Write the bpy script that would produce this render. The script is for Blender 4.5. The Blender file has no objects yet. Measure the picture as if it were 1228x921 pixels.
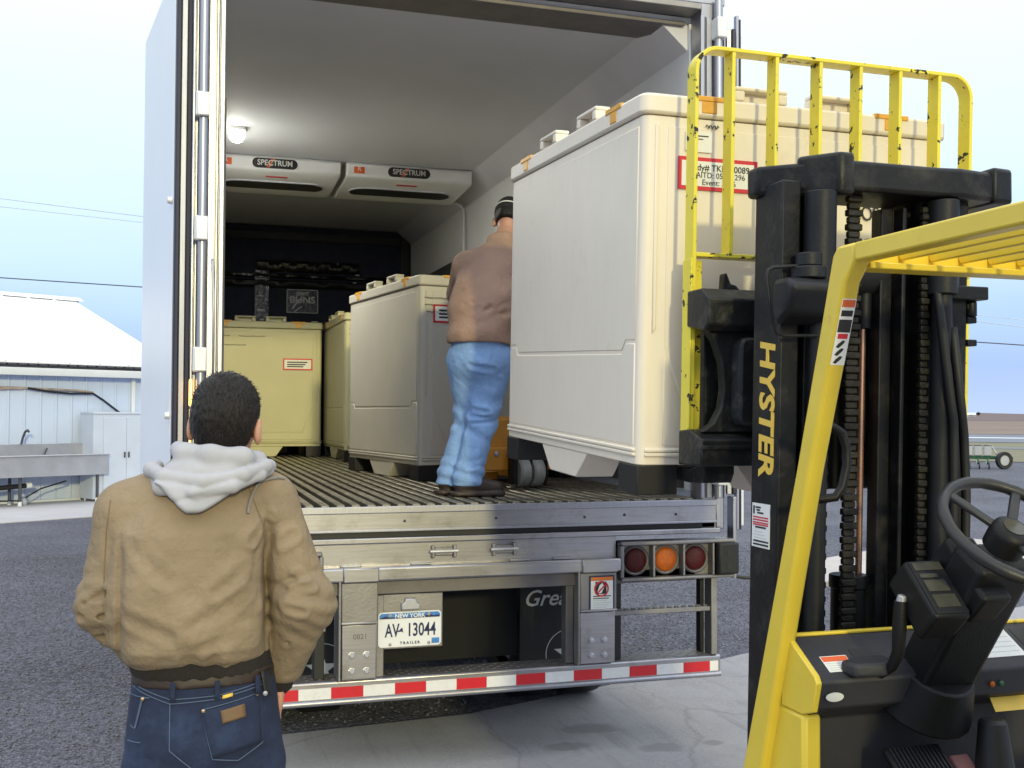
import bpy, bmesh, math, random
import numpy as np
from mathutils import Vector, Matrix, Euler
from mathutils.bvhtree import BVHTree
R = math.radians
random.seed(7)
rng = np.random.default_rng(11)
SC = bpy.context.scene
COL = SC.collection

# ------------------------------------------------------------------ camera
cam_d = bpy.data.cameras.new('camera')
cam = bpy.data.objects.new('camera', cam_d)
COL.objects.link(cam)
cam_d.sensor_width = 36.0
cam_d.lens = 1300.0 / 1228.0 * 36.0
cam_d.clip_start = 0.05
cam_d.clip_end = 9000.0
YAW, PIT, ROL = R(17.26), math.atan(34.5 / 1300.0), 0.0045
fw = Vector((math.sin(YAW) * math.cos(PIT), math.cos(YAW) * math.cos(PIT), math.sin(PIT)))
r0 = Vector((math.cos(YAW), -math.sin(YAW), 0))
u0 = r0.cross(fw)
rt = r0 * math.cos(ROL) + u0 * math.sin(ROL)
up = rt.cross(fw)
cm = Matrix((rt, up, -fw)).transposed().to_4x4()
cm.translation = Vector((-1.426, -5.2, 1.74))
cam.matrix_world = cm
SC.camera = cam

# ------------------------------------------------------------------ world: dusk overcast over a Nishita sky
SUN_EL, SUN_AZ = R(13), R(181)          # the sun stands behind the camera, a little above the horizon
w = bpy.data.worlds.new('World')
SC.world = w
w.use_nodes = True
nt = w.node_tree
bg = nt.nodes['Background']
sky = nt.nodes.new('ShaderNodeTexSky')
sky.sky_type = 'NISHITA'
sky.sun_disc = False
sky.sun_elevation = SUN_EL
sky.sun_rotation = SUN_AZ
tc = nt.nodes.new('ShaderNodeTexCoord')
sep = nt.nodes.new('ShaderNodeSeparateXYZ')
nt.links.new(tc.outputs['Generated'], sep.inputs[0])
nz = nt.nodes.new('ShaderNodeTexNoise')
nz.inputs['Scale'].default_value = 1.6
nz.inputs['Detail'].default_value = 5
mp = nt.nodes.new('ShaderNodeMapping')
mp.inputs['Scale'].default_value = (1, 1, 5)
nt.links.new(tc.outputs['Generated'], mp.inputs[0])
nt.links.new(mp.outputs[0], nz.inputs['Vector'])
ma = nt.nodes.new('ShaderNodeMath'); ma.operation = 'MULTIPLY_ADD'
nt.links.new(nz.outputs['Fac'], ma.inputs[0])
ma.inputs[1].default_value = 0.10
nt.links.new(sep.outputs['Z'], ma.inputs[2])
cr = nt.nodes.new('ShaderNodeValToRGB')
e = cr.color_ramp.elements
e[0].position = 0.05; e[0].color = (.37, .48, .69, 1)
e[1].position = 1.0; e[1].color = (1.30, 1.36, 1.46, 1)
for p, c in ((.095, (.29, .41, .67, 1)), (.145, (.35, .49, .73, 1)), (.20, (.46, .61, .78, 1)), (.28, (.57, .70, .80, 1)), (.40, (.69, .80, .84, 1)), (.62, (.92, 1.0, 1.06, 1))):
    k = e.new(p); k.color = c
nt.links.new(ma.outputs[0], cr.inputs[0])
mul = nt.nodes.new('ShaderNodeVectorMath'); mul.operation = 'SCALE'
mul.inputs['Scale'].default_value = 11.6
nt.links.new(cr.outputs[0], mul.inputs[0])
mx = nt.nodes.new('ShaderNodeMix'); mx.data_type = 'RGBA'
mx.inputs[0].default_value = 0.93
nt.links.new(sky.outputs[0], mx.inputs[6])
nt.links.new(mul.outputs[0], mx.inputs[7])
nt.links.new(mx.outputs[2], bg.inputs['Color'])
bg.inputs['Strength'].default_value = 0.1

sun_d = bpy.data.lights.new('sun', 'SUN')
sun_d.energy = 1.25
sun_d.angle = R(3.2)
sun_d.color = (1.0, .89, .43)
sun = bpy.data.objects.new('sun', sun_d)
COL.objects.link(sun)
# light travels towards +Y, slightly down
sdir = Vector((-math.sin(SUN_AZ) * math.cos(SUN_EL), -math.cos(SUN_AZ) * math.cos(SUN_EL), -math.sin(SUN_EL)))
sun.rotation_euler = sdir.to_track_quat('-Z', 'Y').to_euler()
sun.location = (0, -20, 8)

SC.view_settings.view_transform = 'Standard'
SC.view_settings.look = 'None'
SC.view_settings.exposure = 0.42
SC.view_settings.gamma = 1.0
SC.cycles.max_bounces = 8
SC.cycles.diffuse_bounces = 4

# ------------------------------------------------------------------ helpers
class MB:
    """collects simple shapes; build() links them as ONE mesh object"""
    def __init__(s): s.v = []; s.f = []
    def add(s, vs, fs):
        o = len(s.v)
        s.v += [tuple(v) for v in vs]
        s.f += [tuple(i + o for i in f) for f in fs]
        return s
    def box(s, x0, x1, y0, y1, z0, z1):
        return s.add([(x0, y0, z0), (x1, y0, z0), (x1, y1, z0), (x0, y1, z0), (x0, y0, z1), (x1, y0, z1), (x1, y1, z1), (x0, y1, z1)],
                     [(0, 3, 2, 1), (4, 5, 6, 7), (0, 1, 5, 4), (1, 2, 6, 5), (2, 3, 7, 6), (3, 0, 4, 7)])
    def obox(s, c, ax, ay, az):
        c, ax, ay, az = Vector(c), Vector(ax), Vector(ay), Vector(az)
        vs = [c + ax * i + ay * j + az * k for k in (-1, 1) for i, j in ((-1, -1), (1, -1), (1, 1), (-1, 1))]
        fs = [(0, 3, 2, 1), (4, 5, 6, 7), (0, 1, 5, 4), (1, 2, 6, 5), (2, 3, 7, 6), (3, 0, 4, 7)]
        if ax.cross(ay).dot(az) < 0: fs = [f[::-1] for f in fs]
        return s.add(vs, fs)
    def bar(s, a, b, w, h, upv=(0, 0, 1)):
        """rectangular bar from a to b; w across, h along upv"""
        a, b = Vector(a), Vector(b)
        d = (b - a); u = Vector(upv); x = d.cross(u).normalized(); u = x.cross(d).normalized()
        return s.obox((a + b) / 2, x * w / 2, d / 2, u * h / 2)
    def prism(s, poly, axis, a, b):
        """2-D polygon extruded along axis ('x': poly is y,z; 'y': x,z; 'z': x,y)"""
        def P(p, t):
            return {'x': (t, p[0], p[1]), 'y': (p[0], t, p[1]), 'z': (p[0], p[1], t)}[axis]
        n = len(poly)
        ar = sum(poly[i][0] * poly[(i + 1) % n][1] - poly[(i + 1) % n][0] * poly[i][1] for i in range(n))
        ccw = ar > 0
        vs = [P(p, a) for p in poly] + [P(p, b) for p in poly]
        fs = [tuple(range(n))[::-1], tuple(range(n, 2 * n))] + [(i, (i + 1) % n, (i + 1) % n + n, i + n) for i in range(n)]
        flip = (not ccw) ^ (axis == 'y') ^ (b < a)
        if flip: fs = [f[::-1] for f in fs]
        return s.add(vs, fs)
    def cyl(s, a, b, ra, rb=None, n=16, caps=True):
        rb = ra if rb is None else rb
        a, b = Vector(a), Vector(b)
        d = (b - a).normalized()
        x = d.orthogonal().normalized(); y = d.cross(x)
        vs = []
        for c, r in ((a, ra), (b, rb)):
            for i in range(n):
                t = 2 * math.pi * i / n
                vs.append(c + (x * math.cos(t) + y * math.sin(t)) * r)
        fs = [(i, (i + 1) % n, (i + 1) % n + n, i + n) for i in range(n)]
        if caps: fs += [tuple(range(n))[::-1], tuple(range(n, 2 * n))]
        return s.add(vs, fs)
    def tube(s, pts, r, n=8, closed=False):
        pts = [Vector(p) for p in pts]
        m = len(pts); vs = []
        rs = r if isinstance(r, (list, tuple)) else [r] * m
        prev = None
        for i, p in enumerate(pts):
            if closed: d = pts[(i + 1) % m] - pts[i - 1]
            else: d = pts[min(i + 1, m - 1)] - pts[max(i - 1, 0)]
            d.normalize()
            x = d.orthogonal().normalized() if prev is None else (prev - d * prev.dot(d)).normalized()
            prev = x; y = d.cross(x)
            for k in range(n):
                t = 2 * math.pi * k / n
                vs.append(p + (x * math.cos(t) + y * math.sin(t)) * rs[i])
        fs = []
        for i in range(m if closed else m - 1):
            j = (i + 1) % m
            for k in range(n):
                l = (k + 1) % n
                fs.append((i * n + k, i * n + l, j * n + l, j * n + k))
        if not closed: fs += [tuple(range(n))[::-1], tuple(range((m - 1) * n, m * n))]
        return s.add(vs, fs)
    def lathe(s, prof, c, axis=(0, 0, 1), n=32, closed=False):
        """profile of (radius, height) turned round axis through c; closed joins last to first"""
        ax = Vector(axis).normalized(); x = ax.orthogonal().normalized(); y = ax.cross(x); c = Vector(c)
        vs = []; m = len(prof)
        for r, h in prof:
            for i in range(n):
                t = 2 * math.pi * i / n
                vs.append(c + ax * h + (x * math.cos(t) + y * math.sin(t)) * r)
        fs = []
        for j in range(m if closed else m - 1):
            k = (j + 1) % m
            for i in range(n):
                fs.append((j * n + i, j * n + (i + 1) % n, k * n + (i + 1) % n, k * n + i))
        if not closed: fs += [tuple(range(n))[::-1], tuple(range((m - 1) * n, m * n))]
        return s.add(vs, fs)
    def build(s, name, m, parent=None, bev=0, seg=2, smooth=None, off=(0, 0, 0)):
        me = bpy.data.meshes.new(name)
        if any(off): s.v = [(a - off[0], b - off[1], c - off[2]) for a, b, c in s.v]
        me.from_pydata(s.v, [], s.f)
        me.update()
        return link(name, me, m, parent, bev, seg, smooth)

def link(name, me, m, parent=None, bev=0, seg=2, smooth=None):
    o = bpy.data.objects.new(name, me)
    COL.objects.link(o)
    if m is not None: me.materials.append(m)
    if parent is not None: o.parent = parent
    if bev:
        b = o.modifiers.new('bevel', 'BEVEL'); b.width = bev; b.segments = seg; b.limit_method = 'ANGLE'; b.angle_limit = R(35)
        if smooth is None: smooth = 40
    if smooth:
        me.shade_smooth()
        me.set_sharp_from_angle(angle=R(smooth))
    return o

def again(o, parent=None, loc=None, name=None):
    """another of the same part, sharing its mesh"""
    c = o.copy(); COL.objects.link(c)
    if parent is not None: c.parent = parent
    if loc is not None: c.location = loc
    return c

def tag(o, label, cat=None, group=None, kind=None):
    if label: o['label'] = label
    if cat: o['category'] = cat
    if group: o['group'] = group
    if kind: o['kind'] = kind
    return o

def thing(name, label, cat, loc=(0, 0, 0), rot=(0, 0, 0), group=None):
    o = bpy.data.objects.new(name, None); COL.objects.link(o)
    o.empty_display_size = .2
    o.location = loc; o.rotation_euler = rot
    return tag(o, label, cat, group)

def rrect(x0, x1, y0, y1, r, n=5):
    pts = []
    for cx, cy, a0 in ((x1 - r, y1 - r, 0), (x0 + r, y1 - r, 90), (x0 + r, y0 + r, 180), (x1 - r, y0 + r, 270)):
        for i in range(n + 1):
            t = R(a0 + 90 * i / n)
            pts.append((cx + r * math.cos(t), cy + r * math.sin(t)))
    return pts

def letters(name, body, size, c, right, upv, m, parent, depth=.0008, shear=0, bold=0, wide=1.0, align='CENTER', off=(0, 0, 0)):
    """raised or printed lettering as a mesh; c is its centre"""
    cu = bpy.data.curves.new(name, 'FONT')
    cu.body = body; cu.size = size; cu.extrude = depth; cu.shear = shear; cu.offset = bold
    cu.align_x = align; cu.align_y = 'CENTER'; cu.resolution_u = 3
    t = bpy.data.objects.new(name, cu); COL.objects.link(t)
    dg = bpy.context.evaluated_depsgraph_get(); dg.update()
    me = bpy.data.meshes.new_from_object(t.evaluated_get(dg))
    bpy.data.objects.remove(t); bpy.data.curves.remove(cu)
    r = Vector(right).normalized(); u = Vector(upv).normalized(); n = r.cross(u)
    M = Matrix((r * wide, u, n)).transposed().to_4x4()
    M.translation = Vector(c) - Vector(off)
    me.transform(M)
    me.name = name
    me.materials.clear()
    return link(name, me, m, parent)

# ------------------------------------------------------------------ materials
def mat(name, col, rough=.5, metal=0, var=.12, vs=6., bump=0., bs=60., stretch=None, spec=.5, dirt=None, chips=None, coat=0, emit=None, streak=None, bump2=None):
    m = bpy.data.materials.new(name); m.use_nodes = True
    t = m.node_tree; N = t.nodes; L = t.links
    b = N['Principled BSDF']
    b.inputs['Roughness'].default_value = rough
    b.inputs['Metallic'].default_value = metal
    b.inputs['Specular IOR Level'].default_value = spec
    if coat: b.inputs['Coat Weight'].default_value = coat; b.inputs['Coat Roughness'].default_value = .15
    tcn = N.new('ShaderNodeTexCoord'); src = tcn.outputs['Object']
    if stretch:
        mp = N.new('ShaderNodeMapping'); mp.inputs['Scale'].default_value = stretch
        L.new(src, mp.inputs[0]); src = mp.outputs[0]
    def noise(sc, det=4, rgh=.6, s=None):
        n = N.new('ShaderNodeTexNoise'); n.inputs['Scale'].default_value = sc; n.inputs['Detail'].default_value = det
        n.inputs['Roughness'].default_value = rgh
        L.new(s or src, n.inputs['Vector']); return n.outputs['Fac']
    def ramp(fac, a, b_, ca, cb):
        r = N.new('ShaderNodeValToRGB'); r.color_ramp.elements[0].position = a; r.color_ramp.elements[1].position = b_
        r.color_ramp.elements[0].color = ca; r.color_ramp.elements[1].color = cb
        L.new(fac, r.inputs[0]); return r.outputs[0]
    def mix(f, A, B):
        x = N.new('ShaderNodeMix'); x.data_type = 'RGBA'
        if isinstance(f, float): x.inputs[0].default_value = f
        else: L.new(f, x.inputs[0])
        for i, q in ((6, A), (7, B)):
            if isinstance(q, tuple): x.inputs[i].default_value = q
            else: L.new(q, x.inputs[i])
        return x.outputs[2]
    c4 = tuple(col) + (1,)
    lo = tuple(max(0, q * (1 - var)) for q in col) + (1,); hi = tuple(min(1, q * (1 + var)) for q in col) + (1,)
    c = ramp(noise(vs), .3, .7, lo, hi)
    if streak:
        sc, cc, amt = streak
        mp2 = N.new('ShaderNodeMapping'); mp2.inputs['Scale'].default_value = sc
        L.new(tcn.outputs['Object'], mp2.inputs[0])
        f = ramp(noise(6, 5, .65, mp2.outputs[0]), .45, .75, (0, 0, 0, 1), (amt, amt, amt, 1))
        c = mix(f, c, tuple(cc) + (1,))
    if dirt:
        dc, a, b_, sc = dirt
        f = ramp(noise(sc, 6, .7), a, b_, (0, 0, 0, 1), (1, 1, 1, 1))
        c = mix(f, c, tuple(dc) + (1,))
    if chips:
        dc, a, sc = chips
        f = ramp(noise(sc, 5, .62, tcn.outputs['Object']), a, a + .015, (0, 0, 0, 1), (1, 1, 1, 1))
        c = mix(f, c, tuple(dc) + (1,))
        rr = N.new('ShaderNodeMix'); rr.inputs[2].default_value = rough; rr.inputs[3].default_value = .75
        L.new(f, rr.inputs[0]); L.new(rr.outputs[0], b.inputs['Roughness'])
    L.new(c, b.inputs['Base Color'])
    if bump:
        bn = N.new('ShaderNodeBump'); bn.inputs['Strength'].default_value = bump; bn.inputs['Distance'].default_value = .01
        L.new(noise(bs, 4, .6), bn.inputs['Height']); L.new(bn.outputs[0], b.inputs['Normal'])
    if bump2:
        b2 = N.new('ShaderNodeBump'); b2.inputs['Strength'].default_value = bump2[1]; b2.inputs['Distance'].default_value = bump2[2]
        L.new(noise(bump2[0], 3, .5), b2.inputs['Height'])
        if bump: L.new(bn.outputs[0], b2.inputs['Normal'])
        L.new(b2.outputs[0], b.inputs['Normal'])
    if emit:
        b.inputs['Emission Color'].default_value = tuple(emit[0]) + (1,); b.inputs['Emission Strength'].default_value = emit[1]
    return m

M = {}
M['alu'] = mat('alu', (.43, .42, .45), .36, 1, .08, 3, .03, 90, dirt=((.26, .24, .23), .54, .8, 5), streak=((.6, 1, 14), (.30, .29, .29), .6))
M['alu_post'] = mat('alu_post', (.40, .40, .45), .40, .9, .06, 3, .02, 60, streak=((16, 16, .5), (.52, .52, .56), .6))
M['alu_dull'] = mat('alu_dull', (.29, .275, .275), .5, .8, .14, 5, .15, 70, dirt=((.24, .22, .2), .52, .8, 7))
M['alu_dark'] = mat('alu_dark', (.18, .165, .16), .55, .6, .15, 6, .1, 60)
M['rib'] = mat('rib', (.34, .31, .25), .42, .75, .25, 9, .2, 90, dirt=((.13, .11, .085), .45, .7, 6))
M['floor_dark'] = mat('floor_dark', (.06, .055, .045), .7, .2, .3, 6)
M['white_panel'] = mat('white_panel', (.74, .77, .86), .35, 0, .02, 2, .02, 20)
M['ceil'] = mat('ceil', (.61, .62, .65), .55, 0, .05, 1.2, .04, 200)
M['ceil_trim'] = mat('ceil_trim', (.66, .66, .72), .5, 0, .06, 2)
M['wall_in'] = mat('wall_in', (.82, .82, .82), .5, 0, .05, 1.5, .03, 120)
M['liner'] = mat('liner', (.075, .075, .082), .6, 0, .2, 4)
M['navy'] = mat('navy', (.017, .021, .044), .75, 0, .3, 8, .3, 250)
M['black'] = mat('black', (.012, .012, .013), .5, 0, .3, 8)
M['black_gloss'] = mat('black_gloss', (.012, .014, .013), .12, 0, .3, 8, .5, 25)
M['rubber'] = mat('rubber', (.008, .008, .010), .55, 0, .25, 8)
M['gasket'] = mat('gasket', (.012, .012, .04), .5, 0, .2, 8)
M['hinge'] = mat('hinge', (.72, .72, .74), .45, .2, .06, 8)
M['under'] = mat('under', (.006, .006, .006), .8, 0, .3, 5)
M['flap'] = mat('flap', (.018, .018, .018), .55, 0, .2, 5)
M['red_tape'] = mat('red_tape', (.62, .02, .03), .3, 0, .06, 30, dirt=((.35, .03, .03), .62, .8, 12))
M['white_tape'] = mat('white_tape', (.78, .76, .76), .3, 0, .05, 30, dirt=((.5, .48, .46), .62, .85, 10))
M['lens_red'] = mat('lens_red', (.075, .006, .006), .3, 0, .3, 60, .3, 300, spec=.3)
M['lens_amber'] = mat('lens_amber', (.46, .10, .006), .3, 0, .2, 60, .3, 300, spec=.3)
M['white'] = mat('white', (.80, .80, .80), .4, 0, .03, 6)
M['paper'] = mat('paper', (.78, .78, .76), .6, 0, .03, 6)
M['ink'] = mat('ink', (.02, .02, .025), .6, 0, .1, 8)
M['ink_navy'] = mat('ink_navy', (.012, .02, .09), .5, 0, .1, 8)
M['ink_red'] = mat('ink_red', (.60, .022, .04), .5, 0, .06, 8)
M['ink_pale'] = mat('ink_pale', (.62, .62, .60), .5, 0, .06, 8)
M['plate_blue'] = mat('plate_blue', (.06, .22, .55), .4, 0, .3, 30)
M['orange_ink'] = mat('orange_ink', (.75, .20, .03), .5, 0, .1, 8)
M['label_orange'] = mat('label_orange', (.70, .12, .03), .5, 0, .1, 8)
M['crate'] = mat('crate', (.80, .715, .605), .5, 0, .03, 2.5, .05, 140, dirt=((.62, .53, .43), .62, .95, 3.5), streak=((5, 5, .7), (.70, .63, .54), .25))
M['crate_dim'] = mat('crate_dim', (.54, .51, .455), .5, 0, .04, 2.5, .05, 140, dirt=((.46, .40, .32), .62, .95, 3.5))  # same crate plastic, darkened for the dim trailer interior
M['crate_yellow_lit'] = mat('crate_yellow_lit', (.50, .475, .30), .5, 0, .04, 2.5, .05, 140, dirt=((.52, .46, .28), .62, .95, 3.5))  # same plastic with the yellow light inside the trailer put into its colour
M['latch'] = mat('latch', (.72, .36, .05), .45, 0, .15, 20)
M['yellow'] = mat('yellow', (.76, .56, .055), .36, 0, .05, 5, .03, 120, dirt=((.55, .30, .03), .66, .8, 6), chips=((.03, .025, .02), .80, 22))
M['yellow_worn'] = mat('yellow_worn', (.80, .67, .055), .42, 0, .06, 6, .05, 90, dirt=((.50, .28, .04), .62, .8, 9), chips=((.03, .028, .02), .615, 26))
M['mast'] = mat('mast', (.006, .006, .0075), .42, 0, .35, 7, .12, 60, spec=.28, dirt=((.040, .036, .032), .50, .78, 9))
M['mast_gray'] = mat('mast_gray', (.012, .0125, .016), .5, 0, .3, 9, .12, 80, spec=.3)
M['carriage'] = mat('carriage', (.014, .015, .016), .5, .1, .3, 12, .25, 60, spec=.35, dirt=((.075, .07, .06), .52, .75, 14))
M['chain'] = mat('chain', (.025, .022, .018), .5, .5, .4, 30, .3, 120)
M['copper'] = mat('copper', (.62, .36, .26), .25, .8, .1, 10)
M['dash'] = mat('dash', (.026, .026, .034), .6, 0, .12, 10, .12, 220, dirt=((.06, .058, .055), .58, .85, 6))
M['plastic_black'] = mat('plastic_black', (.006, .006, .0075), .48, 0, .25, 12, .12, 160, spec=.3)
M['wheel_black'] = mat('wheel_black', (.020, .020, .024), .42, 0, .2, 20, .08, 160)
M['screen'] = mat('screen', (.055, .055, .045), .15, 0, .2, 20)
M['pink_rubber'] = mat('pink_rubber', (.28, .13, .13), .7, 0, .2, 14)
M['seat'] = mat('seat', (.02, .02, .022), .6, 0, .15, 12)
M['logo_gold'] = mat('logo_gold', (.80, .53, .08), .5, 0, .04, 12)
M['jack'] = mat('jack', (.62, .26, .02), .4, 0, .1, 10, dirt=((.25, .12, .03), .6, .8, 9))
M['poly_wheel'] = mat('poly_wheel', (.40, .40, .38), .35, .1, .2, 12)
M['steel'] = mat('steel', (.46, .46, .50), .42, .6, .1, 4, .05, 50)
M['bld'] = mat('bld', (.54, .62, .80), .5, 0, .04, 1.5, .02, 60)
M['bld_roof'] = mat('bld_roof', (.82, .83, .86), .5, 0, .03, 1.5)
M['bld_trim'] = mat('bld_trim', (.70, .72, .76), .45, 0, .04, 3)
M['dark_trim'] = mat('dark_trim', (.06, .06, .08), .6, 0, .2, 6)
M['cabinet'] = mat('cabinet', (.52, .57, .70), .5, 0, .04, 3)
M['pipe_rust'] = mat('pipe_rust', (.40, .32, .28), .6, .1, .3, 9)
M['pole'] = mat('pole', (.20, .15, .11), .9, 0, .25, 5)
M['green'] = mat('green', (.02, .10, .045), .45, 0, .2, 8)
M['tank_white'] = mat('tank_white', (.40, .41, .43), .5, 0, .05, 4)
M['drum'] = mat('drum', (.10, .13, .21), .5, 0, .1, 6)
M['drum_lid'] = mat('drum_lid', (.62, .62, .64), .5, 0, .06, 6)
M['skin'] = mat('skin', (.52, .27, .19), .5, 0, .08, 20, .08, 200)
M['hair'] = mat('hair', (.009, .006, .005), .42, 0, .5, 60, .6, 60, stretch=(4, 4, .8), spec=.32)
M['tan'] = mat('tan', (.262, .196, .125), .9, 0, .18, 4, .35, 340, dirt=((.40, .335, .25), .58, .84, 6), bump2=(15, .55, .03))
M['tan_seam'] = mat('tan_seam', (.20, .135, .075), .85, 0, .1, 9)
M['brown_jacket'] = mat('brown_jacket', (.36, .225, .165), .85, 0, .08, 5, .3, 260, bump2=(11, .6, .03))
M['rib_knit'] = mat('rib_knit', (.018, .013, .011), .9, 0, .2, 9, .5, 120, stretch=(1, 1, .1))
M['hood'] = mat('hood', (.43, .425, .46), .9, 0, .08, 9, .35, 520)
M['cord'] = mat('cord', (.22, .20, .19), .9, 0, .1, 40)
M['denim'] = mat('denim', (.013, .022, .060), .85, 0, .25, 7, .4, 420, dirt=((.034, .058, .13), .5, .8, 7), bump2=(14, .5, .025))
M['denim_light'] = mat('denim_light', (.26, .43, .76), .85, 0, .12, 7, .35, 350, dirt=((.30, .47, .80), .5, .8, 6), bump2=(12, .6, .03))
M['stitch'] = mat('stitch', (.085, .12, .20), .8, 0, .1, 30)
M['leather'] = mat('leather', (.15, .085, .04), .6, 0, .1, 20)
M['belt'] = mat('belt', (.035, .022, .016), .5, 0, .2, 20)
M['brass'] = mat('brass', (.70, .48, .28), .3, .9, .1, 30)
M['boot'] = mat('boot', (.040, .026, .022), .5, 0, .2, 12, .2, 60)
M['eye'] = mat('eye', (.7, .7, .68), .2, 0, .02, 5)
M['cap'] = mat('cap', (.012, .012, .014), .8, 0, .2, 10, .3, 300)

# ------------------------------------------------------------------ ground materials
def ground_mat(name, cols, scales, bump, bdist, spots=None, cracks=False, rough=.9):
    m = bpy.data.materials.new(name); m.use_nodes = True
    t = m.node_tree; N = t.nodes; L = t.links; b = N['Principled BSDF']
    b.inputs['Roughness'].default_value = rough; b.inputs['Specular IOR Level'].default_value = .3
    tcn = N.new('ShaderNodeTexCoord'); src = tcn.outputs['Object']
    def noise(sc, det=5, rgh=.6):
        n = N.new('ShaderNodeTexNoise'); n.inputs['Scale'].default_value = sc; n.inputs['Detail'].default_value = det
        n.inputs['Roughness'].default_value = rgh; L.new(src, n.inputs['Vector']); return n.outputs['Fac']
    def mixn(f, A, B):
        x = N.new('ShaderNodeMix'); x.data_type = 'RGBA'
        L.new(f, x.inputs[0])
        for i, q in ((6, A), (7, B)):
            if isinstance(q, tuple): x.inputs[i].default_value = q
            else: L.new(q, x.inputs[i])
        return x.outputs[2]
    def ramp(fac, a, b_, ca=(0, 0, 0, 1), cb=(1, 1, 1, 1)):
        r = N.new('ShaderNodeValToRGB'); r.color_ramp.elements[0].position = a; r.color_ramp.elements[1].position = b_
        r.color_ramp.elements[0].color = ca; r.color_ramp.elements[1].color = cb
        L.new(fac, r.inputs[0]); return r.outputs[0]
    A, B, C = [tuple(c) + (1,) for c in cols]
    c = ramp(noise(scales[0], 6), .35, .68, A, B)
    v = N.new('ShaderNodeTexVoronoi'); v.inputs['Scale'].default_value = scales[1]; L.new(src, v.inputs['Vector'])
    sp = N.new('ShaderNodeSeparateColor'); L.new(v.outputs['Color'], sp.inputs[0])
    c = mixn(ramp(sp.outputs[0], .35, .95, (0, 0, 0, 1), (.75, .75, .75, 1)), c, C)
    h = v.outputs['Distance']
    if spots:
        tot = None
        for (x, y, rx, ry) in spots:
            mp = N.new('ShaderNodeMapping'); mp.vector_type = 'POINT'
            mp.inputs['Location'].default_value = (-x / rx, -y / ry, 0); mp.inputs['Scale'].default_value = (1 / rx, 1 / ry, 0)
            L.new(src, mp.inputs[0])
            le = N.new('ShaderNodeVectorMath'); le.operation = 'LENGTH'; L.new(mp.outputs[0], le.inputs[0])
            ad = N.new('ShaderNodeMath'); ad.operation = 'MULTIPLY_ADD'; L.new(noise(9), ad.inputs[0]); ad.inputs[1].default_value = .65
            hf = N.new('ShaderNodeMath'); hf.operation = 'MULTIPLY'; hf.inputs[1].default_value = .5; L.new(le.outputs['Value'], hf.inputs[0])
            L.new(hf.outputs[0], ad.inputs[2])
            f = ramp(ad.outputs[0], .66, .86, (1, 1, 1, 1), (0, 0, 0, 1))
            c = mixn(f, c, (.25, .24, .245, 1))
    if cracks:
        wn_ = N.new('ShaderNodeTexNoise'); wn_.inputs['Scale'].default_value = 2.5; wn_.inputs['Detail'].default_value = 5; L.new(src, wn_.inputs['Vector'])
        av = N.new('ShaderNodeVectorMath'); av.operation = 'MULTIPLY_ADD'; av.inputs[1].default_value = (.35, .35, 0); L.new(wn_.outputs['Color'], av.inputs[0]); L.new(src, av.inputs[2])
        vd = N.new('ShaderNodeTexVoronoi'); vd.feature = 'DISTANCE_TO_EDGE'; vd.inputs['Scale'].default_value = .55; L.new(av.outputs[0], vd.inputs['Vector'])
        c = mixn(ramp(vd.outputs['Distance'], .0, .006, (.30, .30, .30, 1), (0, 0, 0, 1)), c, (.10, .095, .10, 1))
        ms = N.new('ShaderNodeMapping'); ms.inputs['Scale'].default_value = (7, .55, 1); ms.inputs['Rotation'].default_value = (0, 0, .35); L.new(src, ms.inputs[0])
        n2 = N.new('ShaderNodeTexNoise'); n2.inputs['Scale'].default_value = 1.6; n2.inputs['Detail'].default_value = 7; n2.inputs['Roughness'].default_value = .7; L.new(ms.outputs[0], n2.inputs['Vector'])
        c = mixn(ramp(n2.outputs['Fac'], .54, .72, (0, 0, 0, 1), (.55, .55, .55, 1)), c, (.20, .195, .20, 1))
        c = mixn(ramp(noise(1.1, 8, .72), .52, .75, (0, 0, 0, 1), (.6, .6, .6, 1)), c, tuple(q * .62 for q in cols[0]) + (1,))
    L.new(c, b.inputs['Base Color'])
    bn = N.new('ShaderNodeBump'); bn.inputs['Strength'].default_value = bump; bn.inputs['Distance'].default_value = bdist
    L.new(h if bdist > .004 else noise(180, 3), bn.inputs['Height']); L.new(bn.outputs[0], b.inputs['Normal'])
    return m

M['gravel'] = ground_mat('gravel', ((.058, .058, .072), (.115, .115, .142), (.21, .21, .26)), (.55, 58), .85, .015)
M['concrete'] = ground_mat('concrete', ((.29, .28, .295), (.38, .37, .385), (.40, .39, .395)), (2.2, 120), .35, .003,
                           spots=[(.77, .36, .16, .10), (.53, .10, .13, .07), (.99, -.05, .12, .09), (1.28, -.05, .06, .05)], cracks=True)
M['pad'] = ground_mat('pad', ((.42, .38, .36), (.52, .48, .45), (.50, .47, .44)), (2, 60), .3, .003)
M['walk'] = ground_mat('walk', ((.40, .39, .40), (.50, .49, .50), (.46, .45, .46)), (.9, 40), .3, .003)
M['field'] = ground_mat('field', ((.17, .12, .095), (.24, .18, .14), (.21, .16, .13)), (.05, 1.5), .4, .02)
M['field_far'] = ground_mat('field_far', ((.12, .085, .085), (.17, .12, .11), (.15, .11, .11)), (.02, .5), .4, .02)
M['verge'] = ground_mat('verge', ((.15, .145, .085), (.22, .20, .13), (.20, .19, .12)), (.25, 6), .5, .02)
M['asphalt'] = ground_mat('asphalt', ((.15, .16, .20), (.20, .21, .25), (.18, .19, .22)), (.2, 30), .3, .003)

def structure(name, m, poly, z, thick=0, off=None):
    mb = MB()
    if thick: mb.prism(poly, 'z', z - thick, z)
    else: mb.add([(x, y, z) for x, y in poly], [tuple(range(len(poly)))])
    return tag(mb.build(name, m, None, bev=.012 if thick else 0), None, kind='structure')

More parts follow.
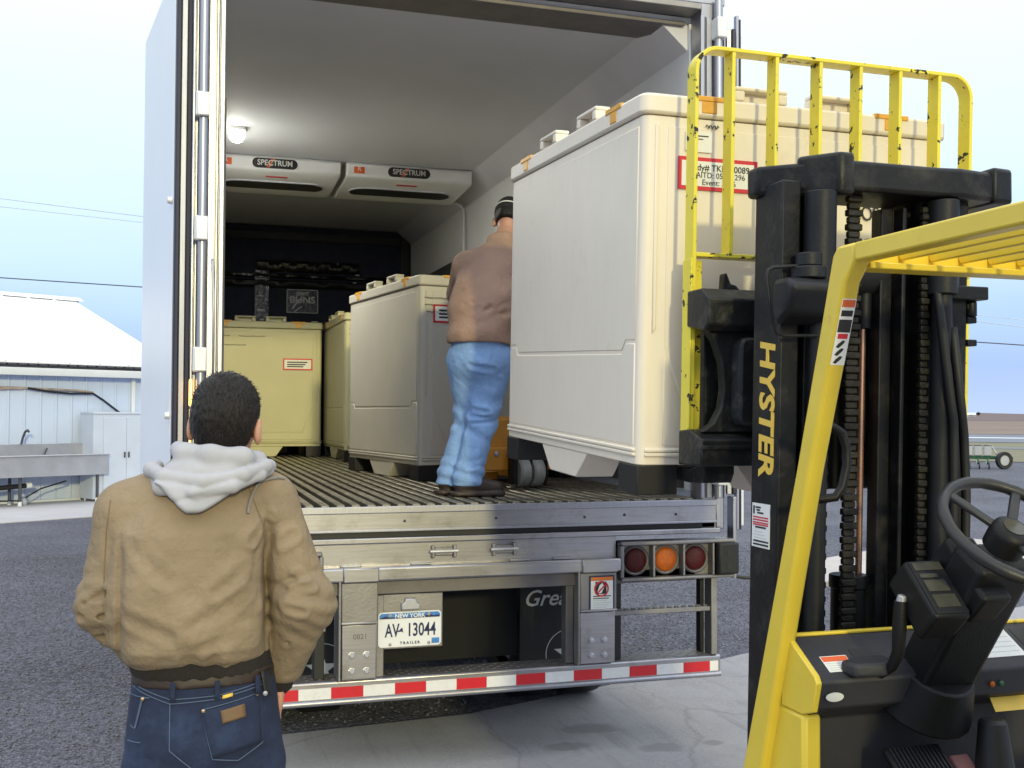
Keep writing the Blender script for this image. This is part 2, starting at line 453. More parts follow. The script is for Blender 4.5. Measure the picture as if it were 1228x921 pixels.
structure('gravel_yard', M['gravel'], [(-5000, -3000), (5000, -3000), (5000, 7000), (-5000, 7000)], 0)
structure('concrete_apron', M['concrete'], [(-1.12, -14), (9, -14), (9, 3.75), (2.5, 1.79), (1.3, 1.26), (.19, .84), (-.84, .74), (-1.10, .62)], .02, .12)
# far bands to the right of the yard: verge, path, road, road line, field
NB = Vector((math.sin(R(40.7)), math.cos(R(40.7)), 0)); TB = Vector((NB.y, -NB.x, 0)); C0 = Vector((-1.426, -5.2, 0))
def band(name, m, d0, d1, z, half):
    q = [C0 + NB * d + TB * s for d, s in ((d0, -half), (d0, half), (d1, half), (d1, -half))]
    return structure(name, m, [(v.x, v.y) for v in q], z)
band('grass_verge', M['verge'], 44, 74, .02, 260)
band('gravel_path', M['asphalt'], 60, 63, .035, 260)
band('road', M['asphalt'], 74, 104, .04, 400)
band('road_marking', M['bld_trim'], 86, 89, .055, 400)
band('field', M['field'], 104, 330, .06, 1500)
band('far_field', M['field_far'], 330, 2900, .10, 3000)
hv = []
for i in range(61):
    s = -1500 + 50 * i
    hv.append((s, .6 + .9 * math.sin(i * .7) + .6 * math.sin(i * 1.9 + 1)))
hm = MB()
for (s, h), (s2, h2) in zip(hv, hv[1:]):
    a, b_ = C0 + NB * 1500 + TB * s, C0 + NB * 1500 + TB * s2
    c, d = C0 + NB * 1900 + TB * s, C0 + NB * 1900 + TB * s2
    hm.add([(a.x, a.y, 0), (b_.x, b_.y, 0), (d.x, d.y, 3 + h2), (c.x, c.y, 3 + h)], [(0, 1, 2, 3)])
tag(hm.build('horizon_hills', M['field_far']), None, kind='structure')

# loose stones on the yard: too many to count
def pebbles(name, n, area, smin, smax, m):
    base = np.array([(1, 0, 0), (-1, 0, 0), (0, 1, 0), (0, -1, 0), (0, 0, .75), (0, 0, -.5)], float)
    fb = np.array([(0, 2, 4), (2, 1, 4), (1, 3, 4), (3, 0, 4), (2, 0, 5), (1, 2, 5), (3, 1, 5), (0, 3, 5)])
    pts = []
    while len(pts) < n:
        x, y = rng.uniform(area[0], area[1]), rng.uniform(area[2], area[3])
        if area[4](x, y): pts.append((x, y))
    P = np.array(pts); k = len(P)
    s = rng.uniform(smin, smax, k) ** 1.0
    ang = rng.uniform(0, 6.28, k)
    V = base[None] * (s[:, None, None] * rng.uniform(.6, 1.3, (k, 6, 3)))
    ca, sa = np.cos(ang)[:, None], np.sin(ang)[:, None]
    X = V[:, :, 0] * ca - V[:, :, 1] * sa + P[:, :1]; Y = V[:, :, 0] * sa + V[:, :, 1] * ca + P[:, 1:]
    Z = V[:, :, 2] + s[:, None] * .35
    VV = np.stack([X, Y, Z], -1).reshape(-1, 3)
    FF = (fb[None] + (np.arange(k) * 6)[:, None, None]).reshape(-1, 3)
    me = bpy.data.meshes.new(name); me.from_pydata(VV.tolist(), [], FF.tolist()); me.update()
    o = link(name, me, m); tag(o, 'loose grey gravel stones strewn over the yard', 'gravel', kind='stuff')
    return o
M['stone'] = mat('stone', (.125, .125, .152), .9, 0, .55, 45)
pebbles('gravel_stones', 26000, (-5.5, -1.2, -2.2, 9, lambda x, y: not (x > -1.3 and y < .8)), .004, .013, M['stone'])
pebbles('gravel_stones', 13000, (-1.6, 6.5, .9, 8, lambda x, y: y > 1.35 + (x - 1.3) * .43 + .1 if x > -.9 else True), .004, .013, M['stone'])

# ------------------------------------------------------------------ semi trailer (local y runs forward from its rear face)
T = thing('semi_trailer', 'white refrigerated box trailer backed up with its rear doors swung open', 'trailer', (0, 0, 0), (0, 0, 0))
FZ = 1.295
def tp(name, mb, m, bev=.003, parent=T, **k): return mb.build(name, M[m] if isinstance(m, str) else m, parent, bev=bev, **k)
# box
tp('side_wall', MB().box(-1.30, -1.235, .06, 13.4, 1.15, 4.06), 'white_panel', 0)
tp('side_wall', MB().box(1.235, 1.30, .06, 13.4, 1.15, 4.06), 'white_panel', 0)
tp('inner_wall', MB().box(-1.234, -1.222, .10, 7.38, FZ + .03, 3.86), 'wall_in', 0)
tp('inner_wall', MB().box(1.222, 1.234, .10, 7.38, FZ + .03, 3.86), 'wall_in', 0)
tp('scuff_liner', MB().box(1.206, 1.221, .16, 7.38, FZ + .04, 3.25), 'liner', .003)
tp('scuff_liner', MB().box(-1.221, -1.206, .16, 7.38, FZ + .04, 3.25), 'liner', .003)
tp('ceiling', MB().box(-1.234, 1.234, .12, 7.38, 3.87, 3.90), 'ceil', 0)
tp('roof', MB().box(-1.30, 1.30, .06, 13.4, 4.061, 4.09), 'white_panel', 0)
tp('front_wall', MB().box(-1.30, 1.30, 13.401, 13.46, 1.15, 4.09), 'white_panel', 0)
for s in (1,):
    tp('corner_trim', MB().prism([(s * 1.2219, 3.8699), (s * 1.2219, 3.72), (s * 1.05, 3.8699)], 'y', .125, 7.38), 'ceil_trim', 0)
# bulkhead
tp('bulkhead', MB().box(-1.22, 1.22, 7.39, 7.47, FZ, 3.86), 'navy', 0)
for (x0, x1, z0, z1) in ((1.09, 1.20, FZ, 3.80), (-1.20, -1.09, FZ, 3.80), (-1.09, 1.09, 3.70, 3.80)):
    tp('bulkhead_trim', MB().box(x0, x1, 7.36, 7.389, z0, z1), 'black', .01)
def wavy(x0, x1, y, z, h, n=40, amp=.006):
    mb = MB(); vs = []; fs = []
    for i in range(n + 1):
        x = x0 + (x1 - x0) * i / n
        a = amp * math.sin(i * 2.1) + amp * .7 * math.sin(i * .77)
        for k, (dy, dz) in enumerate(((0, -h / 2), (-.03 + a, -h / 4), (-.035 - a, h / 4), (0, h / 2))):
            vs.append((x, y + dy, z + dz + a * .4))
    for i in range(n):
        for k in range(3): fs.append((i * 4 + k, (i + 1) * 4 + k, (i + 1) * 4 + k + 1, i * 4 + k + 1))
    return mb.add(vs, fs)
tp('bulkhead_strap', wavy(-.56, .60, 7.36, 3.40, .13), 'black_gloss', 0, smooth=50)
tp('bulkhead_strap', wavy(-1.06, 1.08, 7.372, 3.29, .05), 'black_gloss', 0, smooth=50)
tp('bulkhead_strap', wavy(-1.04, 1.08, 7.375, 3.20, .09), 'black', 0, smooth=50)
sv = wavy(-.05, .05, 0, 0, .9, 10)
o = tp('bulkhead_strap', MB().box(-.585, -.42, 7.355, 7.372, 2.45, 3.36), 'black_gloss', .006)
for (x, z, ww) in ((-.55, 3.33, .05), (.58, 3.33, .05), (-.52, 3.27, .035), (-.52, 3.05, .08), (-.49, 2.97, .02), (-.52, 2.89, .08), (-.50, 2.78, .05), (.55, 3.24, .04), (.35, 3.45, .015), (.17, 3.44, .012)):
    tp('buckle', MB().box(x - ww / 2, x + ww / 2, 7.330, 7.352, z - .008, z + .008), 'steel', .004)
# sticker on the bulkhead
ts = tp('bulkhead_sticker', MB().box(-.221, .131, 7.366, 7.388, 2.875, 3.139), 'black_gloss', 0)
for (x0, x1, z0, z1) in ((-.221, .131, 3.133, 3.142), (-.221, .131, 2.872, 2.881), (-.224, -.215, 2.8815, 3.1325), (.125, .134, 2.8815, 3.1325)):
    tp('sticker_border', MB().box(x0, x1, 7.362, 7.3655, z0, z1), 'ink_pale', 0, parent=ts)
letters('lettering', 'SERMIT', .062, (-.045, 7.364, 3.09), (1, 0, 0), (0, 0, 1), M['ink_pale'], ts, bold=.001, wide=.75)
letters('lettering', 'BUNS', .105, (-.045, 7.364, 3.02), (1, 0, 0), (0, 0, 1), M['ink_pale'], ts, bold=.003, wide=1.1)
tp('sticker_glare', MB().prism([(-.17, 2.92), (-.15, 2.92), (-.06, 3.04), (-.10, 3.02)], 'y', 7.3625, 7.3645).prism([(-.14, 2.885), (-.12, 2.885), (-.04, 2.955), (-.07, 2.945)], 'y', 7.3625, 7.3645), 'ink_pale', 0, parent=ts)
# floor with its long ribs
tp('floor', MB().box(-1.22, 1.22, .0, 7.4, FZ - .06, FZ - .028), 'floor_dark', 0)
rm = MB().box(-.021, .021, .005, 7.4, FZ - .0279, FZ)
r1 = tp('floor_rib', rm, 'rib', .004, seg=1)
nr = 33
for i in range(nr):
    x = -1.18 + 2.36 * i / (nr - 1)
    if i == 0: r1.location.x = x
    else: again(r1, T, (x, random.uniform(-.008, .003), 0))
# evaporators under the ceiling
def evaporator(x0, x1, logo_x, tag_x):
    y0, y1 = 3.97, 4.95
    ev = MB()
    prof = [(y0, 3.868), (y0 - .02, 3.845), (y0 + .0, 3.755), (y0 + .03, 3.735), (y1 - .25, 3.70), (y1, 3.74), (y1, 3.868)]
    ev.prism(prof, 'x', x0, x1)
    o = tp('evaporator', ev, 'white', .012)
    xm = (x0 + x1) / 2
    # slot in the sloped underside
    sl = (3.70 - 3.735) / (y1 - .28 - y0)
    def un(y): return 3.735 + (y - y0 - .03) * sl
    tp('air_slot', MB().prism(rrect(x0 + .10, x1 - .10, y0 + .30, y0 + .62, .15), 'z', un(y0 + .46) - .006, un(y0 + .46) + .02), 'black', 0, parent=o)
    f = tp('air_slot_rim', MB().prism(rrect(x0 + .085, x1 - .085, y0 + .285, y0 + .635, .16), 'z', un(y0 + .46) - .003, un(y0 + .46) + .015), 'ceil_trim', 0, parent=o)
    tp('red_strip', MB().box(xm - .09, xm + .09, y0 + .13, y0 + .17, un(y0 + .15) - .004, un(y0 + .15) + .01), 'ink_red', 0, parent=o)
    fy = y0 - .0125
    tp('badge', MB().prism(rrect(logo_x - .185, logo_x + .185, 3.765, 3.845, .04), 'y', fy - .008, fy + .012), 'black', 0, parent=o)
    letters('lettering', 'SPECTRUM', .064, (logo_x, fy - .0088, 3.805), (1, 0, 0), (0, 0, 1), M['ink_pale'], o, bold=.0012, wide=.93)
    for k, mm in enumerate(('ink_red', 'orange_ink', 'green')):
        tp('badge_stripe', MB().prism([(logo_x - .075 + k * .016, 3.768), (logo_x - .063 + k * .016, 3.768), (logo_x - .018 + k * .016, 3.843), (logo_x - .030 + k * .016, 3.843)], 'y', fy - .0086, fy - .008), mm, 0, parent=o)
    tp('emblem', MB().box(tag_x - .045, tag_x + .045, fy - .004, fy + .012, 3.775, 3.845), 'label_orange', 0, parent=o)
    letters('lettering', 'R', .05, (tag_x, fy - .0052, 3.81), (1, 0, 0), (0, 0, 1), M['paper'], o, bold=.001)
    return o
evaporator(-1.15, -.105, -.655, -1.05)
evaporator(-.060, 1.045, .481, .05)
tp('drain_pipe', MB().tube([(1.04, 4.8, 3.76), (1.16, 4.8, 3.72), (1.19, 4.8, 3.66), (1.195, 4.8, 2.6)], .014), 'ceil_trim', 0, smooth=60)
# ceiling lamps: the one in view and the next one further in
def dome(x, y, watt):
    d = tp('ceiling_lamp', MB().prism(rrect(x - .068, x + .068, y - .068, y + .068, .03), 'z', 3.845, 3.869), 'white', .004)
    em = mat('lamp_glow', (.9, .9, .85), .4, emit=((1.0, .98, .88), 8))
    tp('lamp_lens', MB().lathe([(.056, 3.8449), (.058, 3.815), (.053, 3.79), (.040, 3.772), (.02, 3.763), (.001, 3.762)], (x, y, 0), (0, 0, 1), 24), em, 0, parent=d, smooth=60)
    ld = bpy.data.lights.new('ceiling_lamp_light', 'AREA'); ld.shape = 'RECTANGLE'; ld.size = .15; ld.size_y = .13
    ld.energy = watt; ld.color = (1.0, .985, .86)
    lo = bpy.data.objects.new('ceiling_lamp_light', ld); COL.objects.link(lo); lo.parent = T; lo.location = (x, y, 3.750)
dome(-1.007, 3.15, 30)

# rear frame
for s in (-1, 1):
    a = MB().box(min(s * 1.232, s * 1.366), max(s * 1.232, s * 1.366), -.02, .11, 1.13, 4.1)
    tp('rear_post', a, 'alu_post', .006)
    for x, wd, y in ((1.232, .022, -.040), (1.248, .006, -.030), (1.278, .030, -.026), (1.345, .012, -.034), (1.359, .012, -.046)):
        tp('post_strip', MB().box(s * x - wd / 2, s * x + wd / 2, y, -.0205, FZ, 3.86), 'alu_post', .004)
    tp('post_groove', MB().box(s * 1.2965 - .0035, s * 1.2965 + .0035, -.0225, -.0202, FZ, 3.86).box(s * 1.3375 - .0025, s * 1.3375 + .0025, -.0225, -.0202, FZ, 3.86).box(s * 1.2585 - .002, s * 1.2585 + .002, -.0225, -.0202, FZ, 3.86), 'dark_trim', 0)
    tp('hinge_rod', MB().tube([(s * 1.317, -.055, 1.30), (s * 1.317, -.055, 3.95)], .021, 14), 'alu_post', 0, smooth=60)
    for z in (1.42, 1.976, 2.575, 3.145, 3.79):
        h = tp('hinge', MB().box(s * 1.319 - .028, s * 1.319 + .028, -.098, -.021, z - .055, z + .055).cyl((s * 1.340, -.082, z - .057), (s * 1.340, -.082, z + .057), .014), 'hinge', .006)
for z in (2.0, 2.35, 2.7, 3.05, 3.4, 3.7):
    tp('rivet', MB().lathe([(.006, 0), (.006, .003), (.003, .005)], (1.285, -.0205, z), (0, -1, 0), 8), 'steel', 0)
    tp('rivet', MB().lathe([(.006, 0), (.006, .003), (.003, .005)], (-1.285, -.0205, z), (0, -1, 0), 8), 'steel', 0)
tp('grab_wire', MB().tube([(-1.27, -.03, 2.44), (-1.27, -.07, 2.43), (-1.262, -.072, 2.2), (-1.262, -.07, 1.93), (-1.262, -.03, 1.92)], .006), 'steel', 0, smooth=60)
tp('header', MB().box(-1.373, 1.373, -.022, .115, 3.93, 4.12), 'alu_post', .006)
tp('header_lip', MB().box(-1.231, 1.231, -.03, .10, 3.895, 3.929), 'alu_dull', .004)
tp('header_seal', MB().prism([(-1.222, .1005), (1.20, .1005), (1.03, .36), (-1.222, .36)], 'z', 3.846, 3.8695), 'alu_dark', .004)
# doors, both swung right round against the sides
def door(s):
    a = R(8.0) * s
    piv = Vector((s * 1.374, .01, 0))
    ux = Vector((s * 1, 0, 0)); 
    def P(t, l, z):   # t across thickness (0 inner/hinge side .. outwards), l along the door forward
        c, sn = math.cos(R(8.0)), math.sin(R(8.0))
        return Vector((s * (1.374 + t * c + l * sn), .01 + l * c - t * sn, z))
    def slab(t0, t1, l0, l1, z0, z1):
        vs = [P(t, l, z) for z in (z0, z1) for t, l in ((t0, l0), (t1, l0), (t1, l1), (t0, l1))]
        fs = [(0, 3, 2, 1), (4, 5, 6, 7), (0, 1, 5, 4), (1, 2, 6, 5), (2, 3, 7, 6), (3, 0, 4, 7)]
        if s < 0: fs = [f[::-1] for f in fs]
        return MB().add(vs, fs)
    d = tp('rear_door', slab(.004, .069, .02, 1.20, 1.31, 3.815), 'white_panel', .004)
    tp('door_edge', slab(.017, .045, -.02, .019, 1.31, 3.815), 'alu_post', .004, parent=d)
    tp('door_gasket', slab(.0455, .068, -.028, .019, 1.31, 3.815), 'gasket', .005, parent=d)
    tp('door_gasket', slab(-.006, .0165, -.012, .019, 1.31, 3.815), 'gasket', .004, parent=d)
    for z in (1.72, 2.72):
        tp('door_bumper', MB().cyl(P(.069, .06, z), P(.091, .06, z), .018, .015, 12), 'hinge', .003, parent=d)
    tp('door_patch', slab(.0692, .0705, .05, .09, 1.63, 1.82), 'paper', 0, parent=d)
    return d
door(-1)
rd = door(1)
tp('door_edge', MB().box(1.452, 1.470, .0, .03, 1.12, 3.90), 'alu_post', .004, parent=rd)
tp('door_gasket', MB().box(1.4705, 1.482, .0, .03, 1.12, 3.88), 'gasket', .003, parent=rd)
tp('door_edge', MB().box(1.483, 1.502, .01, .05, 1.14, 3.80), 'white_panel', .004, parent=rd)
# glowing strips on the left post, standing in for reflected amber marker lights
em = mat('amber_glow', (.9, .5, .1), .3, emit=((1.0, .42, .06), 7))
ml = tp('marker_glow_strip', MB().box(-1.366, -1.3535, -.058, -.0465, 1.765, 1.885), em, .004)
tp('marker_glow_strip', MB().box(-1.3645, -1.355, -.055, -.0465, 1.52, 1.75), mat('amber_dim', (.9, .6, .2), .3, emit=((1.0, .6, .2), 1.5)), .004)

# sill and rear sheet
tp('sill', MB().box(-1.316, 1.316, -.03, .0, 1.165, FZ - .012), 'alu', .004)
tp('sill_lip', MB().box(-1.316, 1.316, -.042, -.0305, 1.255, FZ - .006), 'alu_post', .004)
tp('sill_lip', MB().box(-1.316, 1.316, -.038, -.0305, 1.1655, 1.178), 'alu_post', .003)
for x in (-.9, -.36, .10, .57, .79, 1.08):
    tp('rivet', MB().lathe([(.007, 0), (.007, .003), (.003, .006)], (x, -.0305, 1.215 + .004 * math.sin(x * 9)), (0, -1, 0), 8), 'dark_trim', 0)
tp('sill_gap', MB().box(-1.31, 1.31, -.02, .0, 1.14, 1.1645), 'black', 0)  # black strip painted in for the shadow line between sill and ledge
tp('lower_ledge', MB().box(-1.33, 1.33, -.052, .0, 1.112, 1.139), 'alu', .005)
tp('lower_sheet', MB().box(-1.35, .745, -.026, .0, .985, 1.1115), 'alu', .003)
tp('side_plate', MB().box(1.3165, 1.345, -.03, .05, 1.14, FZ), 'alu_post', .004)
tp('side_plate', MB().box(-1.345, -1.3165, -.03, .05, 1.14, FZ), 'alu_post', .004)
tp('side_plate', MB().box(1.405, 1.425, -.05, .02, .87, 1.30), 'alu_post', .004)
for x in (-.168, .139):
    b_ = tp('latch_bracket', MB().box(x - .062, x - .046, -.058, -.0265, 1.035, 1.095).box(x + .046, x + .062, -.058, -.0265, 1.035, 1.095).box(x - .0458, x + .0458, -.05, -.0265, 1.045, 1.085), 'alu_dull', .004)
    sg = 1 if x > 0 else -1
    tp('pin', MB().cyl((x - .07, -.055, 1.066), (x + .07, -.055, 1.066), .008, n=10), 'steel', 0, parent=b_)
for x in (-.62, -.28, .22, .45):
    tp('clip_tab', MB().box(x - .05, x + .05, -.044, -.0265, 1.004, 1.014), 'alu_post', .002)
tp('rear_beam', MB().box(-.76, .757, -.075, .05, .935, 1.003), 'alu', .010)
tp('beam_web', MB().box(-1.20, 1.20, -.02, .06, .865, .934), 'alu_dark', .004)
# light boxes
def light_box(s):
    def X(a, b): return (min(s * a, s * b), max(s * a, s * b))
    x0, x1 = X(.758, 1.405)
    bx = MB().box(x0, x1, -.02, .06, .885, 1.078)
    lb = tp('light_box', bx, 'alu_dull', .006)
    for a, b, z0, z1 in ((.758, 1.405, 1.062, 1.082), (.758, 1.405, .88, .898), (.752, .772, .898, 1.062)):
        q = X(a, b); tp('light_box_rim', MB().box(q[0], q[1], -.075, -.0205, z0, z1), 'alu_dull', .007, parent=lb)
    for a in (.938, 1.108, 1.278):
        q = X(a - .006, a + .006); tp('light_box_fin', MB().box(q[0], q[1], -.073, -.0205, .8985, 1.0615), 'alu_dull', .003, parent=lb)
    for a, mm in ((.85, 'lens_red'), (1.021, 'lens_amber'), (1.19, 'lens_red')):
        c = (s * a, -.0205, .982)
        l = tp('lamp_bezel', MB().lathe([(.078, 0), (.078, .012), (.071, .018), (.063, .012), (.063, 0)], c, (0, -1, 0), 28), 'alu_dull', 0, smooth=40, parent=lb)
        tp('rear_lamp', MB().lathe([(.0625, 0), (.0625, .014), (.054, .022), (.03, .027), (.001, .028)], c, (0, -1, 0), 28), mm, 0, smooth=50, parent=lb)
    q = X(1.292, 1.412)
    tp('bumper_pad', MB().box(q[0], q[1], -.105, -.0205, .90, 1.065), 'rubber', .012, parent=lb)
    for z in (.945, 1.015):
        tp('pad_hole', MB().cyl((s * 1.352, -.1065, z), (s * 1.352, -.104, z), .018, n=14), 'black', 0, parent=lb)
light_box(1); light_box(-1)
# bumper uprights with caps and bolts
def upright(x0, x1):
    u = tp('bumper_upright', MB().box(x0, x1, -.055, .07, .472, .735), 'alu', .006)
    tp('upright_cap', MB().box(x0 + .002, x1 + .004, -.088, -.0205, .935, 1.004), 'alu', .006)
    tp('upright_plate', MB().box(x0 - .004, x1 + .002, -.070, .05, .738, .933), 'alu_dull', .006)
    tp('upright_frame', MB().box(x0 - .004, x1 + .002, -.078, -.0705, .738, .749), 'alu', .003)
    tp('upright_side', MB().box(x0 - .016, x0 - .0045, -.074, .08, .472, .95), 'alu_dull', .003)
    xm = (x0 + x1) / 2
    for dx in (-.035, .035):
        for z in (.515, .59):
            tp('bolt', MB().lathe([(.019, 0), (.019, .004), (.014, .005), (.013, .014), (.009, .016), (.0, .016)], (xm + dx, -.0555, z), (0, -1, 0), 6), 'steel', 0, parent=u)
    return u
ul = upright(-.664, -.495)
ur = upright(.537, .729)
letters('stamp', '0821', .035, (-.575, -.0557, .675), (1, 0, 0), (0, 0, 1), M['alu_dark'], ul)
tp('upright_flange', MB().box(-.494, -.455, -.02, .06, .472, .86), 'alu_dull', .004)
tp('upright_flange', MB().box(.478, .52, -.01, .06, .472, .90), 'alu_dark', .004)
# warning sticker on the right upright
ws = tp('warning_sticker', MB().box(.580, .716, -.0735, -.0702, .742, .918), 'ink_navy', 0)
tp('sticker_face', MB().box(.588, .708, -.0745, -.0737, .750, .893), 'paper', 0, parent=ws)
tp('sticker_band', MB().box(.588, .708, -.0745, -.0737, .8945, .911), 'orange_ink', 0, parent=ws)
tp('pictogram', MB().box(.612, .672, -.0752, -.0747, .826, .888), 'ink', 0, parent=ws)
tp('pictogram_figure', MB().prism([(.62, .83), (.645, .83), (.66, .86), (.65, .882), (.635, .87)], 'y', -.0758, -.0753), 'paper', 0, parent=ws)
tp('no_sign', MB().lathe([(.040, 0), (.040, .0006), (.032, .0006), (.032, 0)], (.645, -.076, .852), (0, -1, 0), 28, closed=True).bar((.618, -.0763, .826), (.672, -.0763, .878), .0006, .008, (1, 0, -1)), 'ink_red', 0, parent=ws)
for k, z in enumerate((.815, .804, .793, .782, .771, .760)):
    tp('print_line', MB().box(.600, .697 - .012 * (k % 3), -.0752, -.0747, z - .0022, z + .0022), 'ink_pale' if k > 1 else 'ink', 0, parent=ws)
# plate bracket, number plate and its lamp
tp('plate_bracket', MB().box(-.494, -.165, -.018, -.004, .60, .862), 'alu_dull', .004)
pl = tp('number_plate', MB().prism(rrect(-.486, -.176, .612, .780, .018), 'y', -.034, -.0305), 'white', .0012)
tp('plate_band', MB().prism([(-.480, .750), (-.182, .750), (-.182, .764), (-.192, .774), (-.470, .774), (-.480, .764)], 'y', -.0352, -.0342), 'plate_blue', 0, parent=pl)
tp('plate_skyline', MB().prism([(-.479, .7485), (-.183, .7485), (-.19, .760), (-.215, .756), (-.235, .765), (-.26, .755), (-.33, .753), (-.40, .757), (-.43, .754), (-.45, .762), (-.47, .755)], 'y', -.0358, -.0353), 'ink_navy', 0, parent=pl)
letters('lettering', 'NEW YORK', .028, (-.331, -.0362, .760), (1, 0, 0), (0, 0, 1), M['white'], pl, bold=.0006)
letters('lettering', 'AV', .088, (-.418, -.0348, .689), (1, 0, 0), (0, 0, 1), M['ink_navy'], pl, bold=.0014, wide=.62)
letters('lettering', '13044', .088, (-.275, -.0348, .689), (1, 0, 0), (0, 0, 1), M['ink_navy'], pl, bold=.0014, wide=.66)
tp('state_outline', MB().prism([(-.392, .690), (-.380, .693), (-.374, .702), (-.367, .702), (-.366, .690), (-.362, .678), (-.369, .685), (-.391, .684)], 'y', -.0352, -.0342), 'ink_navy', 0, parent=pl)
letters('lettering', 'T R A I L E R', .018, (-.331, -.0348, .630), (1, 0, 0), (0, 0, 1), M['ink_navy'], pl, bold=.0006)
tp('plate_sticker', MB().box(-.224, -.186, -.0352, -.0342, .622, .648), 'plate_blue', 0, parent=pl)
for x in (-.428, -.238):
    for z in (.626, .764):
        tp('plate_screw', MB().lathe([(.008, 0), (.008, .003), (.004, .005)], (x, -.0345, z), (0, -1, 0), 8), 'pipe_rust', 0, parent=pl)
tp('plate_lamp', MB().prism([(-.375, .79), (-.285, .79), (-.285, .82), (-.30, .825), (-.305, .845), (-.355, .845), (-.36, .825), (-.375, .82)], 'y', -.05, -.0185), 'steel', .005)
# under-run bumper with tape
bm_ = MB().prism([(-.02, .470), (.12, .470), (.12, .357), (.0, .357), (-.02, .362), (-.030, .372), (-.030, .462)], 'x', -1.34, 1.34)
bu = tp('bumper', bm_, 'alu', .004)
tp('bumper_tread', MB().box(-1.338, 1.338, -.018, .118, .4702, .4712), 'alu_dark', 0, parent=bu)
tp('bumper_lip', MB().cyl((-1.339, -.026, .370), (1.339, -.026, .370), .014, n=12), 'alu_post', 0, smooth=60, parent=bu)
x = 1.276; k = 0
while x > -1.33:
    x0 = max(x - .1525, -1.335)
    tp('reflective_tape', MB().box(x0 + .0006, x - .0006, -.0320, -.0302, .388, .440), 'red_tape' if k % 2 == 0 else 'white_tape', 0, parent=bu)
    x -= .1525; k += 1
tp('reflective_tape', MB().box(1.2766, 1.325, -.0320, -.0302, .388, .440), 'white_tape', 0, parent=bu)
td = MB()
for i in range(86):
    for j in range(4):
        xx, yy = -1.31 + i * .0308, .0 + j * .03
        if (i + j) % 2: continue
        td.add([(xx - .012, yy, .4713), (xx, yy - .004, .4713), (xx + .012, yy, .4713), (xx, yy + .004, .4713), (xx, yy, .4745)], [(0, 1, 4), (1, 2, 4), (2, 3, 4), (3, 0, 4)])
tag(tp('tread_studs', td, 'alu_dull', 0, parent=bu), None, kind='stuff')
# step at the right and left
for s in (-1, 1):
    q = lambda a, b: (min(s * a, s * b), max(s * a, s * b))
    x0, x1 = q(.732, 1.286)
    rg = tp('step_rung', MB().box(x0, x1, -.02, .05, .700, .726), 'alu_dull', .004)
    for i in range(13):
        xx = s * (.765 + i * .041)
        tp('rung_tooth', MB().box(xx - .012, xx + .012, -.018, -.006, .7262, .734), 'alu_dark', .002, parent=rg)
    x0, x1 = q(1.286, 1.322); tp('step_post', MB().box(x0, x1, -.03, .05, .4715, .884), 'alu_dull', .004)
    x0, x1 = q(1.262, 1.285); tp('step_post', MB().box(x0, x1, .051, .10, .4715, .884), 'black', .003)
    x0, x1 = q(.736, .785); tp('step_post', MB().box(x0, x1, .0, .08, .4715, .884), 'black', .003)
# side cable at the right
tp('side_cable', MB().tube([(1.40, .0, .885), (1.45, -.03, .872), (1.55, -.05, .862), (1.62, .1, .87)], .009), 'black', 0, smooth=60)
# mudflaps
for s in (-1, 1):
    x0, x1 = (.403, .965) if s > 0 else (-.965, -.403)
    mf = tp('mudflap', MB().box(x0, x1, .52, .535, .30, 1.02), 'flap', .004)
    letters('lettering', 'Great', .125, (x0 + .165, .518, .710), (1, 0, 0), (0, 0, 1), M['ink_pale'], mf, shear=.35, bold=.001)
    letters('lettering', 'Dane', .125, (x0 + .43, .518, .710), (1, 0, 0), (0, 0, 1), M['ink_pale'], mf, shear=.35, bold=.001)
    tp('emblem_ring', MB().lathe([(.135, 0), (.135, .001), (.131, .001), (.131, 0)], (x0 + .285, .519, .40), (0, -1, 0), 36, closed=True), 'ink_pale', 0, parent=mf)
    tp('emblem_star', MB().prism([(x0 + .285 + (.09 if i % 2 == 0 else .035) * math.cos(R(90 + 36 * i)), .40 + (.09 if i % 2 == 0 else .035) * math.sin(R(90 + 36 * i))) for i in range(10)], 'y', .5185, .5195), 'ink_pale', 0, parent=mf)
tp('under_dark_sheet', MB().box(-.43, .398, .56, .60, .40, 1.10), 'under', 0)  # black sheet added behind the bumper to fill the dark gap
# chassis and wheels
for s in (-1, 1):
    tp('chassis_rail', MB().box(s * .5 - .06, s * .5 + .06, .06, 12.8, .86, 1.10), 'under', 0)
for i in range(16):
    tp('cross_member', MB().box(-1.2, 1.2, .35 + i * .8, .43 + i * .8, 1.101, 1.20), 'under', 0)
tp('underside', MB().box(-1.22, 1.22, .0, 13.4, 1.201, 1.23), 'under', 0)
tyre_prof = [(.30, -.125), (.44, -.13), (.485, -.115), (.50, -.09), (.50, .09), (.485, .115), (.44, .13), (.30, .125)]
for y in (1.20, 2.45):
    zc = .502
    if y < 1.5: zc += .012
    tp('axle', MB().cyl((-1.15, y, zc), (1.15, y, zc), .07, n=12), 'under', 0, smooth=50)
    for x in (-.95, -.62, .62, .95):
        wv = tp('wheel', MB().lathe([(.06, -.06), (.28, -.08), (.28, .08), (.06, .06)], (x, y, zc), (1, 0, 0), 24), 'steel', 0, smooth=40)
        tp('tyre', MB().lathe(tyre_prof, (x, y, zc), (1, 0, 0), 40, closed=True), 'rubber', 0, smooth=40, parent=wv)
for s in (-1, 1):
    tp('landing_leg', MB().box(s * .8 - .06, s * .8 + .06, 10.4, 10.52, .0, 1.1).box(s * .8 - .14, s * .8 + .14, 10.33, 10.59, -.2, 0.0), 'steel', .004)

